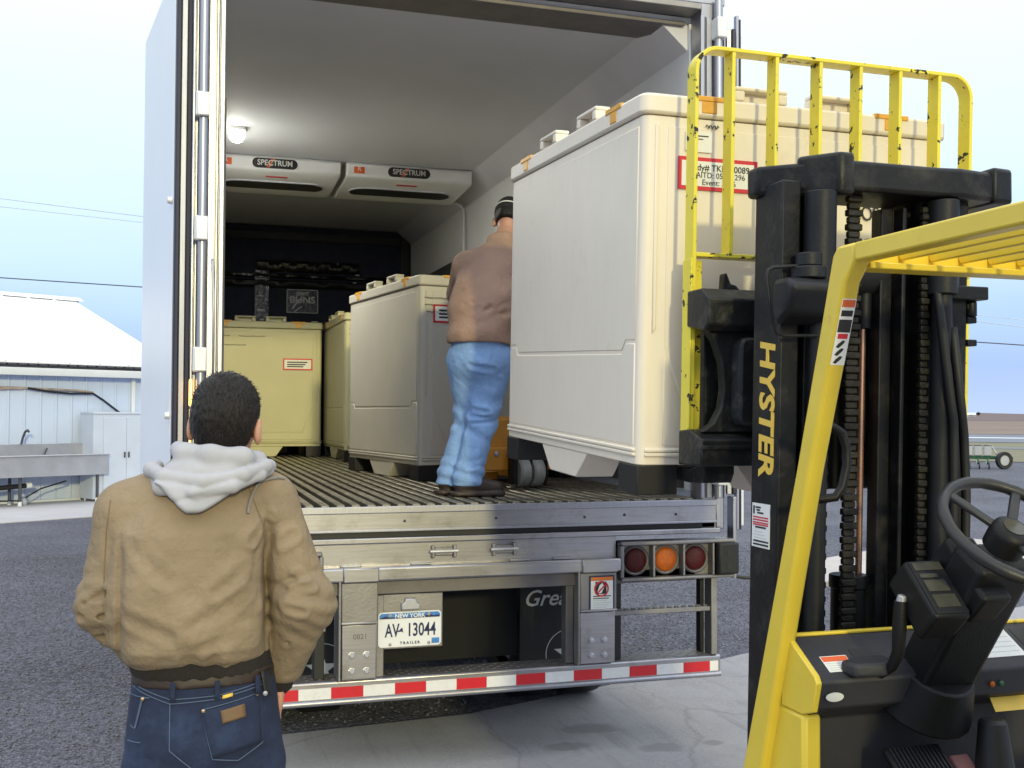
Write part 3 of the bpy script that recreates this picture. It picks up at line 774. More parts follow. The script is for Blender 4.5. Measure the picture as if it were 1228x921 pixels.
# ------------------------------------------------------------------ plastic crates
CW, CL, CH = 1.2, 1.5, 1.34
def strokes(mb, x, z, wd, h, n, y):
    """a line of hand written marks"""
    for i in range(n):
        cx = x + wd * i / n
        pts = [(cx + wd / n * t * .9, y, z + h * .5 * math.sin(t * 6.3 * random.uniform(.8, 1.6) + i)) for t in (0, .25, .5, .75, 1)]
        mb.tube(pts, .0022, 4)
def crate(label, loc, yaw, pitch=0, m='crate', front='big'):
    t = thing('plastic_crate', label, 'crate', loc, (pitch, 0, yaw), None)
    W, L = CW / 2, CL / 2
    def cp(name, mb, mm=m, bev=.004, parent=t, **k): return mb.build(name, M[mm], parent, bev=bev, **k)
    cp('body', MB().prism(rrect(-W + .008, W - .008, -L + .008, L - .008, .028), 'z', .10, 1.268), bev=.004)
    # upper sheet and drop door on each side, standing proud with a seam between
    def face(side):
        # returns (half length, map(u, z, out) -> point)
        if side == 'l': return L, lambda u, z, q: (-W + .008 - q, u, z)
        if side == 'r': return L, lambda u, z, q: (W - .008 + q, -u, z)
        if side == 'f': return W, lambda u, z, q: (-u, -L + .008 - q, z)
        return W, lambda u, z, q: (u, L - .008 + q, z)
    for side in 'lrfb':
        H, P = face(side)
        def slab(poly, q0, q1):
            n = len(poly)
            ar = sum(poly[i][0] * poly[(i + 1) % n][1] - poly[(i + 1) % n][0] * poly[i][1] for i in range(n))
            if ar < 0: poly = poly[::-1]
            vs = [P(u, z, q0) for u, z in poly] + [P(u, z, q1) for u, z in poly]
            # outward normal faces q1; u axis mirrored so that polygon seen from outside is clockwise
            fs = [tuple(range(n)), tuple(range(n, 2 * n))[::-1]] + [(i, i + n, (i + 1) % n + n, (i + 1) % n) for i in range(n)]
            return MB().add(vs, fs)
        e = H - .045
        up_ = [(-e, .52), (-e + .08, .52), (-e + .11, .485), (e - .11, .485), (e - .08, .52), (e, .52), (e, 1.235), (-e, 1.235)]
        dn = [(-e, .165), (e, .165), (e, .508), (e - .083, .508), (e - .113, .473), (-e + .113, .473), (-e + .083, .508), (-e, .508)]
        if side in 'fb':
            e = H - .095
            up_ = [(-e, .50), (-e + .10, .24), (e - .10, .24), (e, .50), (e, 1.235), (-e, 1.235)]
            dn = [(-e, .165), (e, .165), (e, .475), (e - .094, .228), (-e + .094, .228), (-e, .475)]
        cp('side_panel', slab(up_, -.002, .0035), bev=.003, seg=1)
        cp('drop_door', slab(dn, -.002, .004), bev=.003, seg=1)
        for z in (.135, .150):
            cp('base_ridge', slab([(-H + .03, z - .006), (H - .03, z - .006), (H - .03, z + .006), (-H + .03, z + .006)], -.002, .010), bev=.003, seg=1)
        for sg in ((-1, 1) if side in 'fb' else ()):     # corner columns: raised ribs beside the corner
            a, b_ = sorted((sg * (H - .062), sg * (H - .048)))
            cp('corner_rib', slab([(a, .56), (b_, .54), (b_, 1.24), (a, 1.24)], -.002, .007), bev=.003, seg=1)
        # skirt: middle foot, with openings for the forks either side
        fp = [(-.15, .0), (.15, .0), (.26 if side in 'lr' else .22, .1005), (-.26 if side in 'lr' else -.22, .1005)]
        cp('middle_foot', slab(fp, -.16, -.004), bev=.004, seg=1)
        # lid loops and latches
        for u in ((-.22, .22) if side in 'lr' else (-.14, .16)):
            lp = MB()
            for a, b_, z0, z1 in ((u - .10, u - .065, 1.3405, 1.375), (u + .065, u + .10, 1.3405, 1.375), (u - .10, u + .10, 1.3752, 1.390)):
                vs = [P(uu, zz, qq) for zz in (z0, z1) for uu, qq in ((a, .010), (b_, .010), (b_, -.05), (a, -.05))]
                lp.add(vs, [(0, 1, 2, 3), (7, 6, 5, 4), (0, 4, 5, 1), (1, 5, 6, 2), (2, 6, 7, 3), (3, 7, 4, 0)])
            lo = cp('lid_loop', lp, bev=.005)
            vs = [P(uu, zz, qq) for zz in (1.3405, 1.3749) for uu, qq in ((u - .064, -.028), (u + .064, -.028), (u + .064, -.05), (u - .064, -.05))]
            cp('loop_back', MB().add(vs, [(0, 1, 2, 3), (7, 6, 5, 4), (0, 4, 5, 1), (1, 5, 6, 2), (2, 6, 7, 3), (3, 7, 4, 0)]), parent=lo, bev=0)
        for u in ((-.50, .50) if side in 'lr' else (-.36, .36)):
            ln = cp('latch', slab([(u - .07, 1.326), (u + .07, 1.326), (u + .07, 1.344), (u - .07, 1.344)], -.03, .016), 'latch', .003)
            cp('latch_hook', slab([(u - .028, 1.286), (u + .028, 1.286), (u + .028, 1.3255), (u - .028, 1.3255)], -.01, .0155), 'latch', .003, parent=ln)
    cp('lid', MB().prism(rrect(-W - .004, W + .004, -L - .004, L + .004, .036), 'z', 1.272, 1.340), bev=.010)
    f = None
    for sx in (-1, 1):
        for sy in (-1, 1):
            f = cp('foot', MB().box(min(sx * W * .99, sx * (W - .155)), max(sx * W * .99, sx * (W - .155)), min(sy * L * .99, sy * (L - .17)), max(sy * L * .99, sy * (L - .17)), 0, .0995), 'rubber', .004)
    cp('under_deck', MB().box(-.30, .30, -.35, .35, .02, .0995), 'rubber', .004)
    yf = -L + .0005
    if front == 'big':
        lb = cp('paper_label', MB().box(-.47, -.172, yf - .0018, yf - .0002, 1.028, 1.138), 'ink_red', 0)
        cp('label_face', MB().box(-.457, -.185, yf - .0024, yf - .0020, 1.041, 1.125), 'paper', 0, parent=lb)
        letters('lettering', 'Ady# TKRS10089', .0305, (-.312, yf - .003, 1.103), (1, 0, 0), (0, 0, 1), M['ink'], lb, wide=.98, bold=.0002)
        letters('lettering', 'AITD: 05KS1296', .027, (-.312, yf - .003, 1.078), (1, 0, 0), (0, 0, 1), M['ink'], lb)
        letters('lettering', 'Event: 3246', .027, (-.318, yf - .003, 1.054), (1, 0, 0), (0, 0, 1), M['ink'], lb)
        s2 = cp('paper_sticker', MB().prism(rrect(-.445, -.345, 1.155, 1.225, .008), 'y', yf - .0018, yf - .0002), 'paper', 0)
        cp('print_line', MB().box(-.435, -.36, yf - .0026, yf - .002, 1.207, 1.211).box(-.435, -.38, yf - .0026, yf - .002, 1.197, 1.200), 'ink', 0, parent=s2)
        hw = MB(); strokes(hw, -.37, 1.243, .05, .012, 3, yf - .001)
        cp('hand_writing', hw, 'ink', 0)
        letters('hand_writing', 'COS', .075, (.262, yf - .0015, .985), (1, .0, 0), (-.1, 0, 1), M['ink'], t, wide=.8)
        letters('hand_writing', 'e', .05, (.38, yf - .0015, .995), (1, 0, 0), (0, 0, 1), M['ink'], t)
        cp('hand_writing', MB().tube([(.19, yf - .001, 1.062), (.28, yf - .001, 1.058), (.36, yf - .001, 1.05)], .004, 4), 'ink', 0)
    else:
        x0, x1, z0, z1 = front
        lb = cp('paper_label', MB().box(x0, x1, yf - .0018, yf - .0002, z0, z1), 'ink_red', 0)
        cp('label_face', MB().box(x0 + .013, x1 - .013, yf - .0024, yf - .0020, z0 + .013, z1 - .013), 'paper', 0, parent=lb)
        for k, q in enumerate((.68, .48, .30)):
            zz = z0 + (z1 - z0) * q
            cp('print_line', MB().box(x0 + .04, x1 - .05 - .02 * k, yf - .003, yf - .0025, zz - .006, zz + .006), 'ink', 0, parent=lb)
        hw = MB()
        strokes(hw, -.56, 1.19, .26, .012, 11, yf - .001); strokes(hw, -.22, 1.19, .26, .012, 10, yf - .001)
        strokes(hw, -.56, 1.145, .18, .012, 8, yf - .001); strokes(hw, -.55, 1.10, .40, .012, 16, yf - .001)
        cp('hand_writing', hw, 'ink', 0)
    return t
# crate on the forks: tipped back with the mast
crate('big cream plastic crate held up on the forks behind the yellow load guard', (.642, -1.12, 1.500), R(0), R(2.6), 'crate', 'big')
fzy = lambda y: FZ + .001
yw = R(8.8); ca, sa = math.cos(yw), math.sin(yw)
# its near left corner stands at (.07, 1.67)
def centre(cx, cy, yaw):
    c, s = math.cos(yaw), math.sin(yaw)
    return cx + .6 * c - .75 * s, cy + .6 * s + .75 * c
mx_, my_ = centre(.075, 1.67, yw)
crate('dull cream plastic crate on the trailer floor beside the stooping man', (mx_, my_, fzy(my_)), yw, 0, 'crate_dim', (-.50, -.20, 1.03, 1.15))
crate('yellow-lit cream crate at the far left of the trailer facing the open doors', (-.615, 6.52, fzy(6.52)), 0, 0, 'crate_yellow_lit', (.21, .50, .86, .975))
crate('yellow-lit crate mostly hidden behind the dull cream crate in the trailer', (.622, 5.28, fzy(5.28)), 0, 0, 'crate_yellow_lit', (-.50, -.20, 1.03, 1.15))

# ------------------------------------------------------------------ forklift (written in world metres, parented to its base)
FO = (.60, -3.1, .02)
FK = thing('forklift', 'yellow and black forklift holding a big plastic crate at the trailer doors', 'forklift', FO)
TILT = math.tan(R(2.0))
def fp(name, mb, m, bev=.003, parent=FK, tilt=False, **k):
    if tilt: mb.v = [(x, y - (z - 1.86) * TILT, z) for x, y, z in mb.v]
    off = FO
    return mb.build(name, M[m] if isinstance(m, str) else m, parent, bev=bev, off=off, **k)
def flat_path(pts, t, y0, y1):
    """flat bar bent along (x, z) points: t thick, from y0 to y1 deep"""
    P = [Vector((p[0], p[1])) for p in pts]; n = len(P); L_ = []; R_ = []
    for i, p in enumerate(P):
        d = (P[min(i + 1, n - 1)] - P[max(i - 1, 0)]).normalized(); q = Vector((-d.y, d.x))
        L_.append(p + q * t / 2); R_.append(p - q * t / 2)
    mb = MB(); vs = []
    for a, b in zip(L_, R_): vs += [(a.x, y0, a.y), (b.x, y0, b.y), (b.x, y1, b.y), (a.x, y1, a.y)]
    fs = []
    for i in range(n - 1):
        for k in range(4):
            l = (k + 1) % 4; fs.append((i * 4 + k, (i + 1) * 4 + k, (i + 1) * 4 + l, i * 4 + l))
    fs += [(0, 1, 2, 3), tuple((n - 1) * 4 + k for k in (3, 2, 1, 0))]
    mb.add(vs, fs)
    return mb
# mast rails
for s in (0, 1):
    X = (lambda a, b: (a, b)) if s == 0 else (lambda a, b: (1.113 - b, 1.113 - a))
    x0, x1 = X(.233, .296)
    r_ = fp('mast_rail', MB().box(x0, x1, -2.452, -2.30, .14, 2.415), 'mast', .006, tilt=True)
    x0, x1 = X(.2965, .325); fp('mast_rail', MB().box(x0, x1, -2.40, -2.28, .14, 2.41), 'mast', .003, tilt=True)
    x0, x1 = X(.3255, .385); fp('inner_rail', MB().box(x0, x1, -2.43, -2.24, .16, 2.43), 'mast', .006, tilt=True)
    x0, x1 = X(.3855, .41); fp('inner_rail', MB().box(x0, x1, -2.38, -2.26, .16, 2.43), 'mast', .003, tilt=True)
    xc = .345 if s == 0 else 1.113 - .345
    fp('side_cylinder', MB().cyl((xc, -2.475, .2), (xc, -2.475, 2.1), .030, n=20).cyl((xc, -2.475, 2.1), (xc, -2.475, 2.38), .046, n=20), 'mast_gray', .003, tilt=True)
for x0, x1, y in ((.598, .640, -2.36), (.645, .66, -2.40), (.662, .70, -2.34)):
    fp('hose_channel', MB().box(x0, x1, y - .05, y, .25, 2.36), 'mast', .004, tilt=True)
for z in (.25, 1.0 - .3):
    fp('mast_cross_member', MB().box(.2965, .8165, -2.33, -2.285, z, z + .14), 'mast', .006, tilt=True)
# bowed top tie of the mast
plan = [(.212, -2.30), (.212, -2.36), (.40, -2.525), (.74, -2.525), (.80, -2.535), (1.0, -2.505), (1.02, -2.36), (1.02, -2.30)]
tie = fp('mast_top_tie', MB().prism(plan, 'z', 2.385, 2.475), 'mast', .014, seg=3)
fp('tie_lug', MB().prism([(.30, -2.43), (.385, -2.535), (.435, -2.535), (.435, -2.38)], 'z', 2.37, 2.495), 'mast', .014, seg=3, parent=FK)
fp('tie_lug', MB().prism([(.925, -2.525), (1.005, -2.515), (1.025, -2.40), (.925, -2.38)], 'z', 2.38, 2.49), 'mast', .014, seg=3)
# lift cylinder, rod and chains
fp('lift_cylinder', MB().cyl((.532, -2.37, .3), (.532, -2.37, 1.215), .052, n=24).cyl((.532, -2.37, 1.2151), (.532, -2.37, 1.255), .058, n=24), 'mast', .003, tilt=True)
fp('lift_rod', MB().cyl((.573, -2.36, 1.25), (.573, -2.36, 2.07), .0105, n=12), 'copper', 0, smooth=50, tilt=True)
fp('rod_fitting', MB().cyl((.578, -2.36, 2.0), (.578, -2.36, 2.14), .022, n=12).cyl((.53, -2.34, 2.17), (.63, -2.34, 2.17), .075, n=24), 'mast_gray', .003, tilt=True)
def chain(x0, x1, y, z0, z1, pitch=.021):
    mb = MB(); k = 0; z = z0; n = 6; wd = (x1 - x0)
    while z < z1:
        ins = .10 * wd if k % 2 else 0
        mb.box(x0 + ins, x1 - ins, y - (.014 if k % 2 == 0 else .009), y + .008, z, z + pitch * .94)
        z += pitch; k += 1
    c = fp('lift_chain', mb, 'chain', .003, seg=1, tilt=True)
chain(.402, .430, -2.395, .55, 2.36)
chain(.457, .507, -2.435, .98, 2.40)
chain(.702, .734, -2.455, .6, 2.36)
# carriage
fp('carriage_bar', MB().prism([(-2.02, 2.135), (-2.12, 2.135), (-2.17, 2.10), (-2.17, 2.02), (-2.14, 2.0), (-2.02, 2.02)], 'x', .150, 1.10), 'carriage', .006, tilt=True)
fp('carriage_bar', MB().prism([(-1.99, 1.685), (-2.06, 1.69), (-2.15, 1.66), (-2.15, 1.575), (-1.99, 1.575)], 'x', .142, 1.10), 'carriage', .006, tilt=True)
fp('carriage_lip', MB().box(.146, 1.10, -2.158, -2.1505, 1.628, 1.64), 'carriage', .002, tilt=True)
pf = [(.165, 2.02), (.205, 1.97), (.232, 1.90), (.240, 1.82), (.232, 1.76), (.205, 1.71), (.165, 1.68), (.42, 1.68), (.42, 2.02)]
fp('carriage_plate', MB().prism(pf, 'y', -2.11, -2.07), 'carriage', .006, tilt=True)
fp('carriage_plate', MB().prism([(1.16 - a, b) for a, b in pf], 'y', -2.11, -2.07), 'carriage', .006, tilt=True)
fp('carriage_boss', MB().prism(rrect(.262, .36, 1.70, 1.98, .03), 'y', -2.175, -2.108), 'carriage', .010, tilt=True)
fp('carriage_roller_plate', MB().box(.40, .86, -2.20, -2.11, 1.50, 2.14), 'mast', .008, tilt=True)
fp('carriage_stop', MB().prism([(.235, 2.135), (.30, 2.135), (.285, 2.15), (.265, 2.155), (.25, 2.19), (.238, 2.185)], 'y', -2.10, -2.07), 'carriage', .004, tilt=True)
for k, x in enumerate((.45, .51, .62, .68)):
    fp('hydraulic_hose', MB().tube([(x, -2.23, 1.55), (x + .01, -2.25, 1.7), (x - .01, -2.26, 1.9), (x, -2.24, 2.2), (x + .02, -2.2, 2.3)], .013, 8), 'rubber', 0, smooth=60, tilt=True)
for x in (.225, .94):
    fp('fork', MB().prism([(-2.005, 2.08), (-2.005, 1.545), (-1.985, 1.512), (-1.9, 1.508), (-.86, 1.545), (-.86, 1.553), (-1.90, 1.553), (-1.945, 1.565), (-1.96, 1.60), (-1.96, 2.08)], 'x', x, x + .11), 'carriage', .004)
# load guard
XL, XR, ZT = .168, 1.232, 2.925
arc = lambda cx, cz, r, a0, a1, n=8: [(cx + r * math.cos(R(a0 + (a1 - a0) * i / n)), cz + r * math.sin(R(a0 + (a1 - a0) * i / n))) for i in range(n + 1)]
LG = fp('load_guard', flat_path([(XL, 1.655)] + arc(XL + .075, ZT - .075, .075, 180, 90) + arc(XR - .075, ZT - .075, .075, 90, 0) + [(XR, 1.655)], .013, -2.035, -1.975), 'yellow_worn', .002, tilt=True, smooth=30)
def gp(name, mb, m, bev=.002, **k):
    mb.v = [(x, y - (z - 1.86) * TILT, z) for x, y, z in mb.v]
    return mb.build(name, M[m], LG, bev=bev, off=FO, **k)
for x in (.300, .460, .626, .782, .940, 1.10):
    gp('guard_bar', MB().box(x - .0065, x + .0065, -2.034, -1.976, 2.262, ZT - .0068), 'yellow_worn')
gp('guard_cross_bar', MB().box(XL + .0068, XR - .0068, -2.033, -1.977, 2.248, 2.2615), 'yellow_worn')
gp('guard_foot', MB().box(XL - .0120, XL - .0067, -2.036, -1.974, 1.655, 2.24), 'yellow_worn')
gp('guard_foot', MB().box(XL + .0068, XL + .045, -2.0, -1.988, 1.655, 2.24), 'yellow_worn')
# lettering and sticker on the side of the mast
my = lambda z: -(z - 1.86) * TILT
letters('lettering', 'HYSTER', .112, (.2318, -2.383 + my(1.76) * 1.0, 1.758), (0, TILT, -1), (0, -1, -TILT), M['logo_gold'], FK, shear=.12, bold=.0035, wide=1.02, off=FO)
st = fp('mast_sticker', MB().box(.2312, .2328, -2.415, -2.315, 1.345, 1.475), 'paper', 0, tilt=True)
def stk(z0, z1, ya, yb, m):
    mb = MB().box(.2302, .2310, ya, yb, z0, z1); mb.v = [(x, y - (z - 1.86) * TILT, z) for x, y, z in mb.v]
    mb.build('print_line', M[m], st, off=FO)
for z, ya, yb in ((1.463, -2.365, -2.335), (1.455, -2.36, -2.34), (1.447, -2.38, -2.345)): stk(z - .0025, z + .0025, ya, yb, 'ink')
for z in (1.455,): stk(z - .012, z + .012, -2.330, -2.322, 'ink')
for z in (1.434, 1.426, 1.418, 1.412): stk(z - .002, z + .002, -2.408, -2.322, 'ink_red')
stk(1.402, 1.407, -2.395, -2.335, 'ink')
for z in (1.392, 1.383, 1.374): stk(z - .001, z + .001, -2.40 + (z - 1.37), -2.33, 'ink_pale')
stk(1.361, 1.366, -2.41, -2.325, 'ink'); stk(1.351, 1.356, -2.41, -2.325, 'ink')
# headlamp and its wire guard
fp('headlamp', MB().prism([(-2.575, 2.10), (-2.54, 2.125), (-2.465, 2.125), (-2.455, 2.02), (-2.48, 1.99), (-2.545, 2.02)], 'x', .203, .365), 'mast_gray', .016, seg=3)
fp('headlamp_bracket', MB().cyl((.30, -2.50, 2.1255), (.30, -2.50, 2.16), .05, n=20).cyl((.30, -2.50, 2.161), (.30, -2.50, 2.20), .038, n=20), 'mast_gray', .004)
fp('headlamp_guard', MB().tube([(.40, -2.50, 2.176), (.342, -2.50, 2.170), (.185, -2.50, 2.155), (.168, -2.50, 2.146), (.164, -2.50, 2.12), (.176, -2.50, 2.03), (.188, -2.50, 1.985), (.197, -2.5, 1.968), (.22, -2.50, 1.962), (.40, -2.50, 1.967)], .0055, 8), 'mast_gray', 0, smooth=60)
# bracket and hoses at the right of the mast
fp('mast_bracket', MB().box(.75, .925, -2.50, -2.40, 2.088, 2.128).cyl((.81, -2.44, 2.129), (.81, -2.44, 2.20), .045, n=18).cyl((.79, -2.47, 2.0), (.79, -2.47, 2.087), .022, n=12).cyl((.90, -2.45, 2.04), (.90, -2.45, 2.087), .018, n=12), 'mast', .004)
fp('hydraulic_hose', MB().tube([(.80, -2.49, 2.0), (.795, -2.51, 1.9), (.80, -2.52, 1.8), (.83, -2.50, 1.68), (.845, -2.49, 1.5), (.845, -2.48, 1.2)], .014, 10), 'rubber', 0, smooth=60)
fp('hydraulic_hose', MB().tube([(.75, -2.48, 2.3), (.74, -2.50, 2.1), (.75, -2.52, 1.9), (.785, -2.51, 1.72), (.80, -2.49, 1.5), (.80, -2.48, 1.2)], .014, 10), 'rubber', 0, smooth=60)
for z in (2.06, 2.02, 1.95):
    fp('hose_clip', MB().box(.88, .915, -2.46, -2.42, z, z + .02), 'mast', .003)
# overhead guard
pil = [(-2.425, .70), (-2.721, 1.6), (-2.827, 1.94), (-2.885, 2.13), (-2.905, 2.152), (-2.975, 2.152), (-2.975, 2.104), (-2.935, 2.06), (-2.780, 1.6), (-2.517, .70)]
for x0, x1 in ((.12, .168), (1.035, 1.083)):
    fp('guard_pillar', MB().prism(pil, 'x', x0, x1), 'yellow', .008)
    fp('guard_side_rail', MB().box(x0, x1, -4.35, -2.976, 2.106, 2.152), 'yellow', .006)
    fp('rear_pillar', MB().prism([(-4.351, 2.152), (-4.42, 2.152), (-4.55, .9), (-4.47, .9), (-4.351, 2.08)], 'x', x0, x1), 'yellow', .006)
fp('guard_header', MB().prism([(-2.90, 2.16), (-2.942, 2.16), (-2.942, 2.108), (-2.972, 2.108), (-2.972, 2.092), (-2.90, 2.092)], 'x', .1685, 1.0345), 'yellow', .003)
fp('guard_header', MB().box(.1685, 1.0345, -4.34, -4.27, 2.106, 2.15), 'yellow', .004)
for i in range(10):
    xc = .188 + i * .0885
    fp('guard_slat', MB().prism([(-2.9425, 2.158), (-2.9425, 2.128), (-2.950, 2.118), (-4.2695, 2.118), (-4.2695, 2.158)], 'x', xc - .007, xc + .007), 'yellow', .003)
# warning label on the rear face of the left pillar
def on_pillar(u, z, q=.0008):
    y = -2.780 - (z - 1.6) * (.155 / .46)
    return (.12 + u, y - q, z)
def pl_quad(name, u0, u1, z0, z1, m, q, parent):
    mb = MB(); a = [on_pillar(u0, z0, q), on_pillar(u1, z0, q), on_pillar(u1, z1, q), on_pillar(u0, z1, q)]
    b_ = [on_pillar(u0, z0, q - .0006), on_pillar(u1, z0, q - .0006), on_pillar(u1, z1, q - .0006), on_pillar(u0, z1, q - .0006)]
    mb.add(a + b_, [(0, 1, 2, 3), (7, 6, 5, 4), (0, 4, 5, 1), (1, 5, 6, 2), (2, 6, 7, 3), (3, 7, 4, 0)])
    return mb.build(name, M[m], parent, off=FO)
wl = pl_quad('warning_label', .004, .044, 1.862, 2.022, 'paper', .0010, FK)
pl_quad('label_band', .006, .042, 2.002, 2.019, 'label_orange', .0018, wl)
pl_quad('label_panel', .006, .042, 1.9415, 1.972, 'ink', .0018, wl)
pl_quad('label_print', .010, .038, 1.926, 1.938, 'ink_red', .0018, wl)
pl_quad('label_print', .008, .040, 1.980, 1.994, 'ink', .0018, wl)
for z in (1.912, 1.893, 1.874):
    mb = MB(); pts = [(.010, z - .006), (.018, z - .009), (.030, z + .002), (.034, z + .009), (.026, z + .010), (.016, z + .002)]
    vs = [on_pillar(u, zz, .0018) for u, zz in pts] + [on_pillar(u, zz, .0012) for u, zz in pts]; n = 6
    mb.add(vs, [tuple(range(n)), tuple(range(n, 2 * n))[::-1]] + [(i, i + n, (i + 1) % n + n, (i + 1) % n) for i in range(n)])
    mb.build('label_figure', M['ink'], wl, off=FO)
# grab handle on the pillar
fp('grab_handle', MB().tube([(.20, -2.70, 1.72), (.256, -2.68, 1.706), (.285, -2.68, 1.690), (.300, -2.68, 1.65), (.300, -2.68, 1.60), (.286, -2.68, 1.545), (.265, -2.68, 1.518), (.234, -2.66, 1.512), (.16, -2.64, 1.512)], .0125, 10), 'plastic_black', 0, smooth=60)
# cowl and dash
prof = [(-2.60, 1.138), (-2.625, 1.138), (-2.752, 1.064), (-2.764, 1.05), (-2.745, .978), (-2.66, .93), (-2.62, .60), (-2.56, .60), (-2.56, 1.10)]
fp('dash_panel', MB().prism(prof, 'x', .1655, 1.045), 'dash', .006)
cap = [(-2.60, 1.144), (-2.628, 1.144), (-2.757, 1.068), (-2.769, 1.05), (-2.748, .972), (-2.70, .955), (-2.60, .955)]
fp('dash_end', MB().prism(cap, 'x', .148, .165), 'yellow', .003)
fp('dash_end', MB().prism(cap, 'x', 1.0455, 1.062), 'yellow', .003)
fp('dash_edge', MB().box(.1655, 1.045, -2.622, -2.602, 1.1385, 1.147), 'yellow', .003)
for x0, x1 in ((.150, .205), (.998, 1.053)):
    fp('front_fender', MB().prism([(-2.705, .954), (-2.705, .60), (-2.48, .60), (-2.48, .70), (-2.56, .954)], 'x', x0, x1), 'yellow', .012)
def dquad(name, x0, x1, t0, t1, m, q=.001, parent=FK, dy=0):
    """a thin plate lying on the sloping dash: t runs from its far edge (0) to its near edge (1)"""
    a0 = Vector((0, -2.627, 1.1368)); a1 = Vector((0, -2.752, 1.064)); nrm = Vector((0, -(a1.z - a0.z), (a1.y - a0.y))).normalized() * -1
    if nrm.z < 0: nrm = -nrm
    P = lambda x, t, k: (Vector((x, 0, 0)) + a0.lerp(a1, t) + nrm * k)
    c = [P(x0, t0, q), P(x1, t0, q), P(x1, t1, q), P(x0, t1, q), P(x0, t0, q - .0008), P(x1, t0, q - .0008), P(x1, t1, q - .0008), P(x0, t1, q - .0008)]
    return MB().add(c, [(3, 2, 1, 0), (4, 5, 6, 7), (0, 1, 5, 4), (1, 2, 6, 5), (2, 3, 7, 6), (3, 0, 4, 7)]).build(name, M[m], parent, off=FO)
dl = dquad('dash_label', .205, .285, .52, .92, 'paper', .0012)
dquad('label_band', .207, .283, .54, .66, 'label_orange', .0021, dl)
for k in range(4): dquad('print_line', .212, .276 - .01 * (k % 2), .70 + k * .055, .72 + k * .055, 'ink_pale', .0021, dl)
dquad('lever_slot', .305, .40, .38, .80, 'black', .0012)
dp = dquad('data_plate', .70, .84, .10, .86, 'paper', .0014)
for k in range(5): dquad('print_line', .72, .83, .2 + k * .13, .215 + k * .13, 'ink_pale', .0022, dp)
dquad('dash_recess', .86, 1.0, .12, .88, 'black', .0012)
mb = MB().lathe([(.026, 0), (.026, .003), (.001, .004)], (0, 0, 0), (0, 0, 1), 20)
mb.v = [(x, y, z * .45) for x, y, z in [(v[0], v[2], v[1]) for v in mb.v]]
mb.v = [(.205 + x, -2.762 - y, 1.012 + z) for x, y, z in mb.v]
fp('oval_badge', mb, 'ink_pale', 0)
fp('side_knob', MB().lathe([(.010, 0), (.010, .006), (.004, .01)], (.185, -2.705, .968), (0, -1, 0), 12), 'steel', 0)
for x, mm in ((.70, 'lens_amber'), (.73, 'green')):
    fp('pilot_lamp', MB().lathe([(.008, 0), (.008, .004), (.003, .007)], (x, -2.758, 1.01), (0, -1, 0), 10), mm, 0)
pp = fp('placard', MB().obox((.83, -2.712, .955), (.095, 0, 0), (0, .0006, -.0005), (0, .020, .030)), 'logo_gold', 0)
fp('lower_cowl', MB().box(.206, .997, -2.59, -2.50, .52, 1.06), 'plastic_black', .006)
# steering column, display and wheel
cb, ct = Vector((.535, -2.70, .99)), Vector((.555, -2.945, 1.385))
ax = (ct - cb); al = ax.length; ax.normalize(); sx = Vector((1, 0, 0)); sy = ax.cross(sx).normalized()
fp('steering_column', MB().obox((cb + ct) / 2, sx * .085, ax * al / 2, sy * .06), 'plastic_black', .018, seg=3)
fp('column_boot', MB().cyl(cb - ax * .04, cb + ax * .08, .14, .10, 20), 'plastic_black', .006)
dc = Vector((.418, -2.895, 1.305)); nrm = Vector((-.0, -.70, .71)).normalized(); du = Vector((0, .71, .70)).normalized()
DS = fp('display_console', MB().obox(dc - nrm * .05, sx * .055, nrm * .05, du * .088), 'plastic_black', .012, seg=3)
fp('display_frame', MB().obox(dc + nrm * .001, sx * .048, nrm * .0025, du * .080), 'mast_gray', .002, parent=DS)
fp('display_screen', MB().obox(dc + nrm * .0045 + du * .062, sx * .042, nrm * .0008, du * .012), 'screen', 0, parent=DS)
fp('display_screen', MB().obox(dc + nrm * .0045 + du * .033 - sx * .012, sx * .026, nrm * .0008, du * .006), 'screen', 0, parent=DS)
fp('display_screen', MB().obox(dc + nrm * .0045 + du * .002 - sx * .004, sx * .032, nrm * .0008, du * .017), 'screen', 0, parent=DS)
fp('display_screen', MB().obox(dc + nrm * .0045 - du * .044 - sx * .002, sx * .034, nrm * .0008, du * .019), 'screen', 0, parent=DS)
fp('column_shroud', MB().obox(dc + Vector((.10, -.01, .03)) - nrm * .02, sx * .045, nrm * .05, du * .10), 'plastic_black', .012, seg=3)
hub = Vector((.556, -3.0, 1.455)); wn = Vector((0, -.62, .785)).normalized(); wu = Vector((0, .785, .62)).normalized(); wx = Vector((1, 0, 0))
SW = fp('steering_wheel', MB().tube([hub + (wx * math.cos(t) + wu * math.sin(t)) * .176 for t in [2 * math.pi * i / 48 for i in range(48)]], [.0155 + .0008 * math.sin(i * 2.1) for i in range(48)], 12, True), 'wheel_black', 0, smooth=70)
fp('wheel_hub', MB().lathe([(.035, -.07), (.050, -.06), (.052, -.012), (.046, .004), (.030, .010), (.001, .012)], hub, wn, 28), 'plastic_black', 0, smooth=50, parent=SW)
fp('hub_badge', MB().lathe([(.028, .0105), (.028, .0125), (.001, .0132)], hub, wn, 24), 'screen', 0, parent=SW)
for a in (128, 52, 270):
    d = wx * math.cos(R(a)) + wu * math.sin(R(a))
    fp('wheel_spoke', MB().bar(hub - wn * .012 + d * .045, hub + d * .169, .026, .014, wn), 'wheel_black', .005, parent=SW)
fp('spinner_knob', MB().lathe([(.004, .0), (.010, .02), (.022, .03), (.024, .045), (.015, .058), (.001, .06)], hub + wx * .15 - wu * .05, wn, 16), 'plastic_black', 0, smooth=50, parent=SW)
